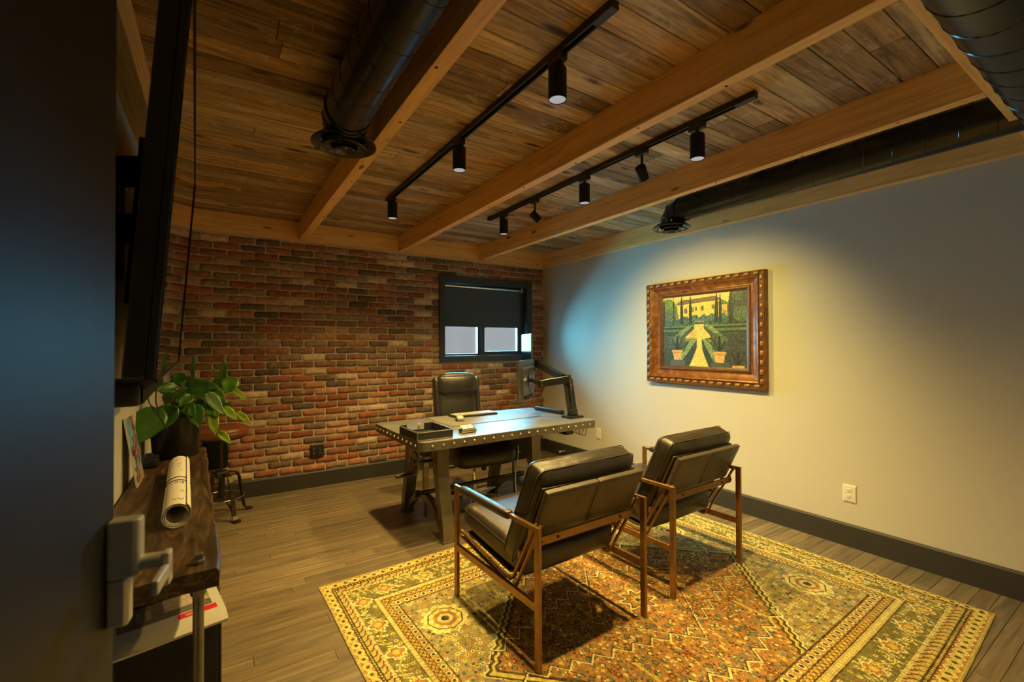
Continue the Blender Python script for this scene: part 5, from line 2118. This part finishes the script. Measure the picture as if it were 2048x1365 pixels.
# ------------------------------------------------------------------ television
tn, tf = Vector((-.116, 1.294, 1.281)), Vector((-.173, 2.980, 1.283))     # lower corners of the screen
tdv = tf - tn
TWd = tdv.length
THt = .960
tv = empty('television', tn, math.atan2(tdv.y, tdv.x))       # local x along the screen away from the camera, local -y faces the room
tag(tv, 'large wall mounted television seen edge on, its glass mirroring the brick', 'television')
Mtv = Matrix.Rotation(R(4.1), 3, 'X')


def tvb(mb, x0, x1, y0, y1, z0, z1):
    c = Vector(((x0 + x1) / 2, (y0 + y1) / 2, (z0 + z1) / 2))
    return mb.box(Mtv @ c, (x1 - x0, y1 - y0, z1 - z0), Mtv)


tvb(MB(), 0, TWd, .004, .020, 0, THt).build('bezel', M['black_satin'], tv, bevel=.002)
rim = MB()
tvb(rim, TWd - .004, TWd + .001, -.004, .004, 0, THt)
tvb(rim, 0, TWd, -.003, .004, -.001, .004)
tvb(rim, 0, TWd, -.003, .004, THt - .004, THt + .001)
rim.build('rim', M['black_matte'], tv)
tvb(MB(), .002, TWd - .002, .0005, .004, .002, THt - .002).build('screen', M['mirror_screen'], tv)
tvb(MB(), .015, TWd - .015, .020, .055, .010, THt - .02).build('back_shell', M['black_plastic'], tv, bevel=.008)
tvb(MB(), .004, .012, .021, .062, .005, THt * .985).build('back_edge', M['black_satin'], tv, bevel=.004)
wm = empty('wall_mount', (XL + .001, 2.13, 1.75))
tag(wm, 'black steel arms holding the television off the wall', 'wall mount')
MB().b(0, .012, -.30, .30, -.12, .28).build('wall_plate', M['black_matte'], wm, bevel=.002)
MB().bar((.01, -.05, .22), (.115, -.12, .22), .03, .10).build('upper_arm', M['black_matte'], wm)
MB().bar((.01, -.05, .02), (.100, -.12, .02), .03, .10).build('lower_arm', M['black_matte'], wm)
MB().bar((.115, -.10, .34), (.075, -.10, -.24), .02, .04, (0, 1, 0)).build('bracket_rail', M['black_matte'], wm)
sb = empty('soundbar', (-.215, 1.950, 1.205), R(92))
tag(sb, 'long black soundbar hanging below the television', 'soundbar')
MB().rbox((0, 0, .032), (.95, .075, .064), .014, 6).build('body', M['black_satin'], sb, smooth=True)
MB().b(-.46, .46, -.039, -.0375, .008, .056).build('grille', M['cloth_black'], sb)
MB().bar((0.2, .03, .03), (0.2, .10, .03), .03, .02).build('bracket', M['black_matte'], sb)
cc = empty('hanging_cable', (-.215, 2.405, 1.190))
tag(cc, 'thin black cables dangling from the television above the plant', 'cable')
MB().tube([(.0, 0, .03), (-.004, .03, -.06), (.006, .05, -.13), (.03, .08, -.19)], .0028, 6).build('strand', M['black_plastic'], cc, smooth=True)
MB().tube([(-.03, -.1, .03), (-.02, -.03, -.06), (.002, .04, -.125)], .0024, 6).build('strand', M['black_plastic'], cc, smooth=True)

# ------------------------------------------------------------------ vintage stool and bag by the brick wall
stl = empty('swivel_stool', (.030, 4.290, 0), R(12))
tag(stl, 'vintage swivel stool with round chestnut leather seat by the brick wall', 'stool')
MB().lathe([(0, .640), (.165, .640), (.178, .648), (.185, .665), (.186, .690), (.178, .712), (.150, .724), (.08, .730), (0, .732)], n=48).build('seat', M['leather_seat'], stl, smooth=True)
MB().lathe([(0, .628), (.150, .628), (.168, .634), (.172, .642), (0, .642)], n=40).build('seat_pan', M['dark_metal'], stl, smooth=True)
MB().lathe([(.1865, .668), (.1895, .672), (.1895, .677), (.1865, .681)], n=48).build('seat_welt', M['leather_seat'], stl, smooth=True)
MB().cyl((0, 0, .30), (0, 0, .632), .011, n=14).build('screw_post', M['dark_metal'], stl, smooth=True)
MB().rbox((0, 0, .345), (.085, .085, .05), .008, 4).build('yoke', M['dark_metal'], stl, smooth=True)
MB().cyl((0, 0, .16), (0, 0, .33), .022, n=16).build('collar', M['dark_metal'], stl, smooth=True)
for k in range(4):
    t = R(45 + 90 * k - 30)
    d = Vector((math.cos(t), math.sin(t), 0))
    s = Vector((-d.y, d.x, 0))
    pts = [(.03, .345), (.075, .352), (.115, .335), (.138, .295), (.150, .22), (.165, .12), (.180, .040), (.205, .014), (.240, .010)]
    mb_ = MB()
    P3 = [d * a + Vector((0, 0, b_)) for a, b_ in pts]
    V, F = [], []
    for i, p in enumerate(P3):
        tg = (P3[min(i + 1, len(P3) - 1)] - P3[max(i - 1, 0)]).normalized()
        n_ = tg.cross(s).normalized()
        wq = .016 if i < 7 else .024
        for a, b_ in ((-1, -1), (1, -1), (1, 1), (-1, 1)):
            V.append(p + s * (a * wq) + n_ * (b_ * .006))
    for i in range(len(P3) - 1):
        for a in range(4):
            F.append((i * 4 + a, i * 4 + (a + 1) % 4, i * 4 + 4 + (a + 1) % 4, i * 4 + 4 + a))
    F += [(3, 2, 1, 0), tuple(len(V) - 4 + a for a in range(4))]
    mb_.add(V, F)
    mb_.build('leg', M['dark_metal'], stl, bevel=.002)
    MB().bar(d * .022 + Vector((0, 0, .17)), d * .172 + Vector((0, 0, .075)), .012, .010).build('brace', M['dark_metal'], stl)
MB().tube([(.158 * math.cos(t), .158 * math.sin(t), .165) for t in [2 * math.pi * i / 40 for i in range(40)]], .0055, 8, True).build('foot_ring', M['chrome'], stl, smooth=True)
bg_ = empty('cloth_bag', (-.015, 4.655, .30), 0)
tag(bg_, 'black cloth bag hanging on the brick wall behind the stool', 'bag')
MB().rbox((0, 0, .14), (.185, .045, .28), .02, 10, (.004, .012, 0), wr=.012, seed=8).build('body', M['cloth_black'], bg_, smooth=True)
MB().tube([(-.05, .0, .27), (-.04, .005, .36), (0, .02, .40), (.04, .005, .36), (.05, 0, .27)], .006, 8).build('strap', M['cloth_black'], bg_, smooth=True)
MB().cyl((0, .045, .398), (0, .012, .398), .006, n=10).build('hook', M['dark_metal'], bg_)
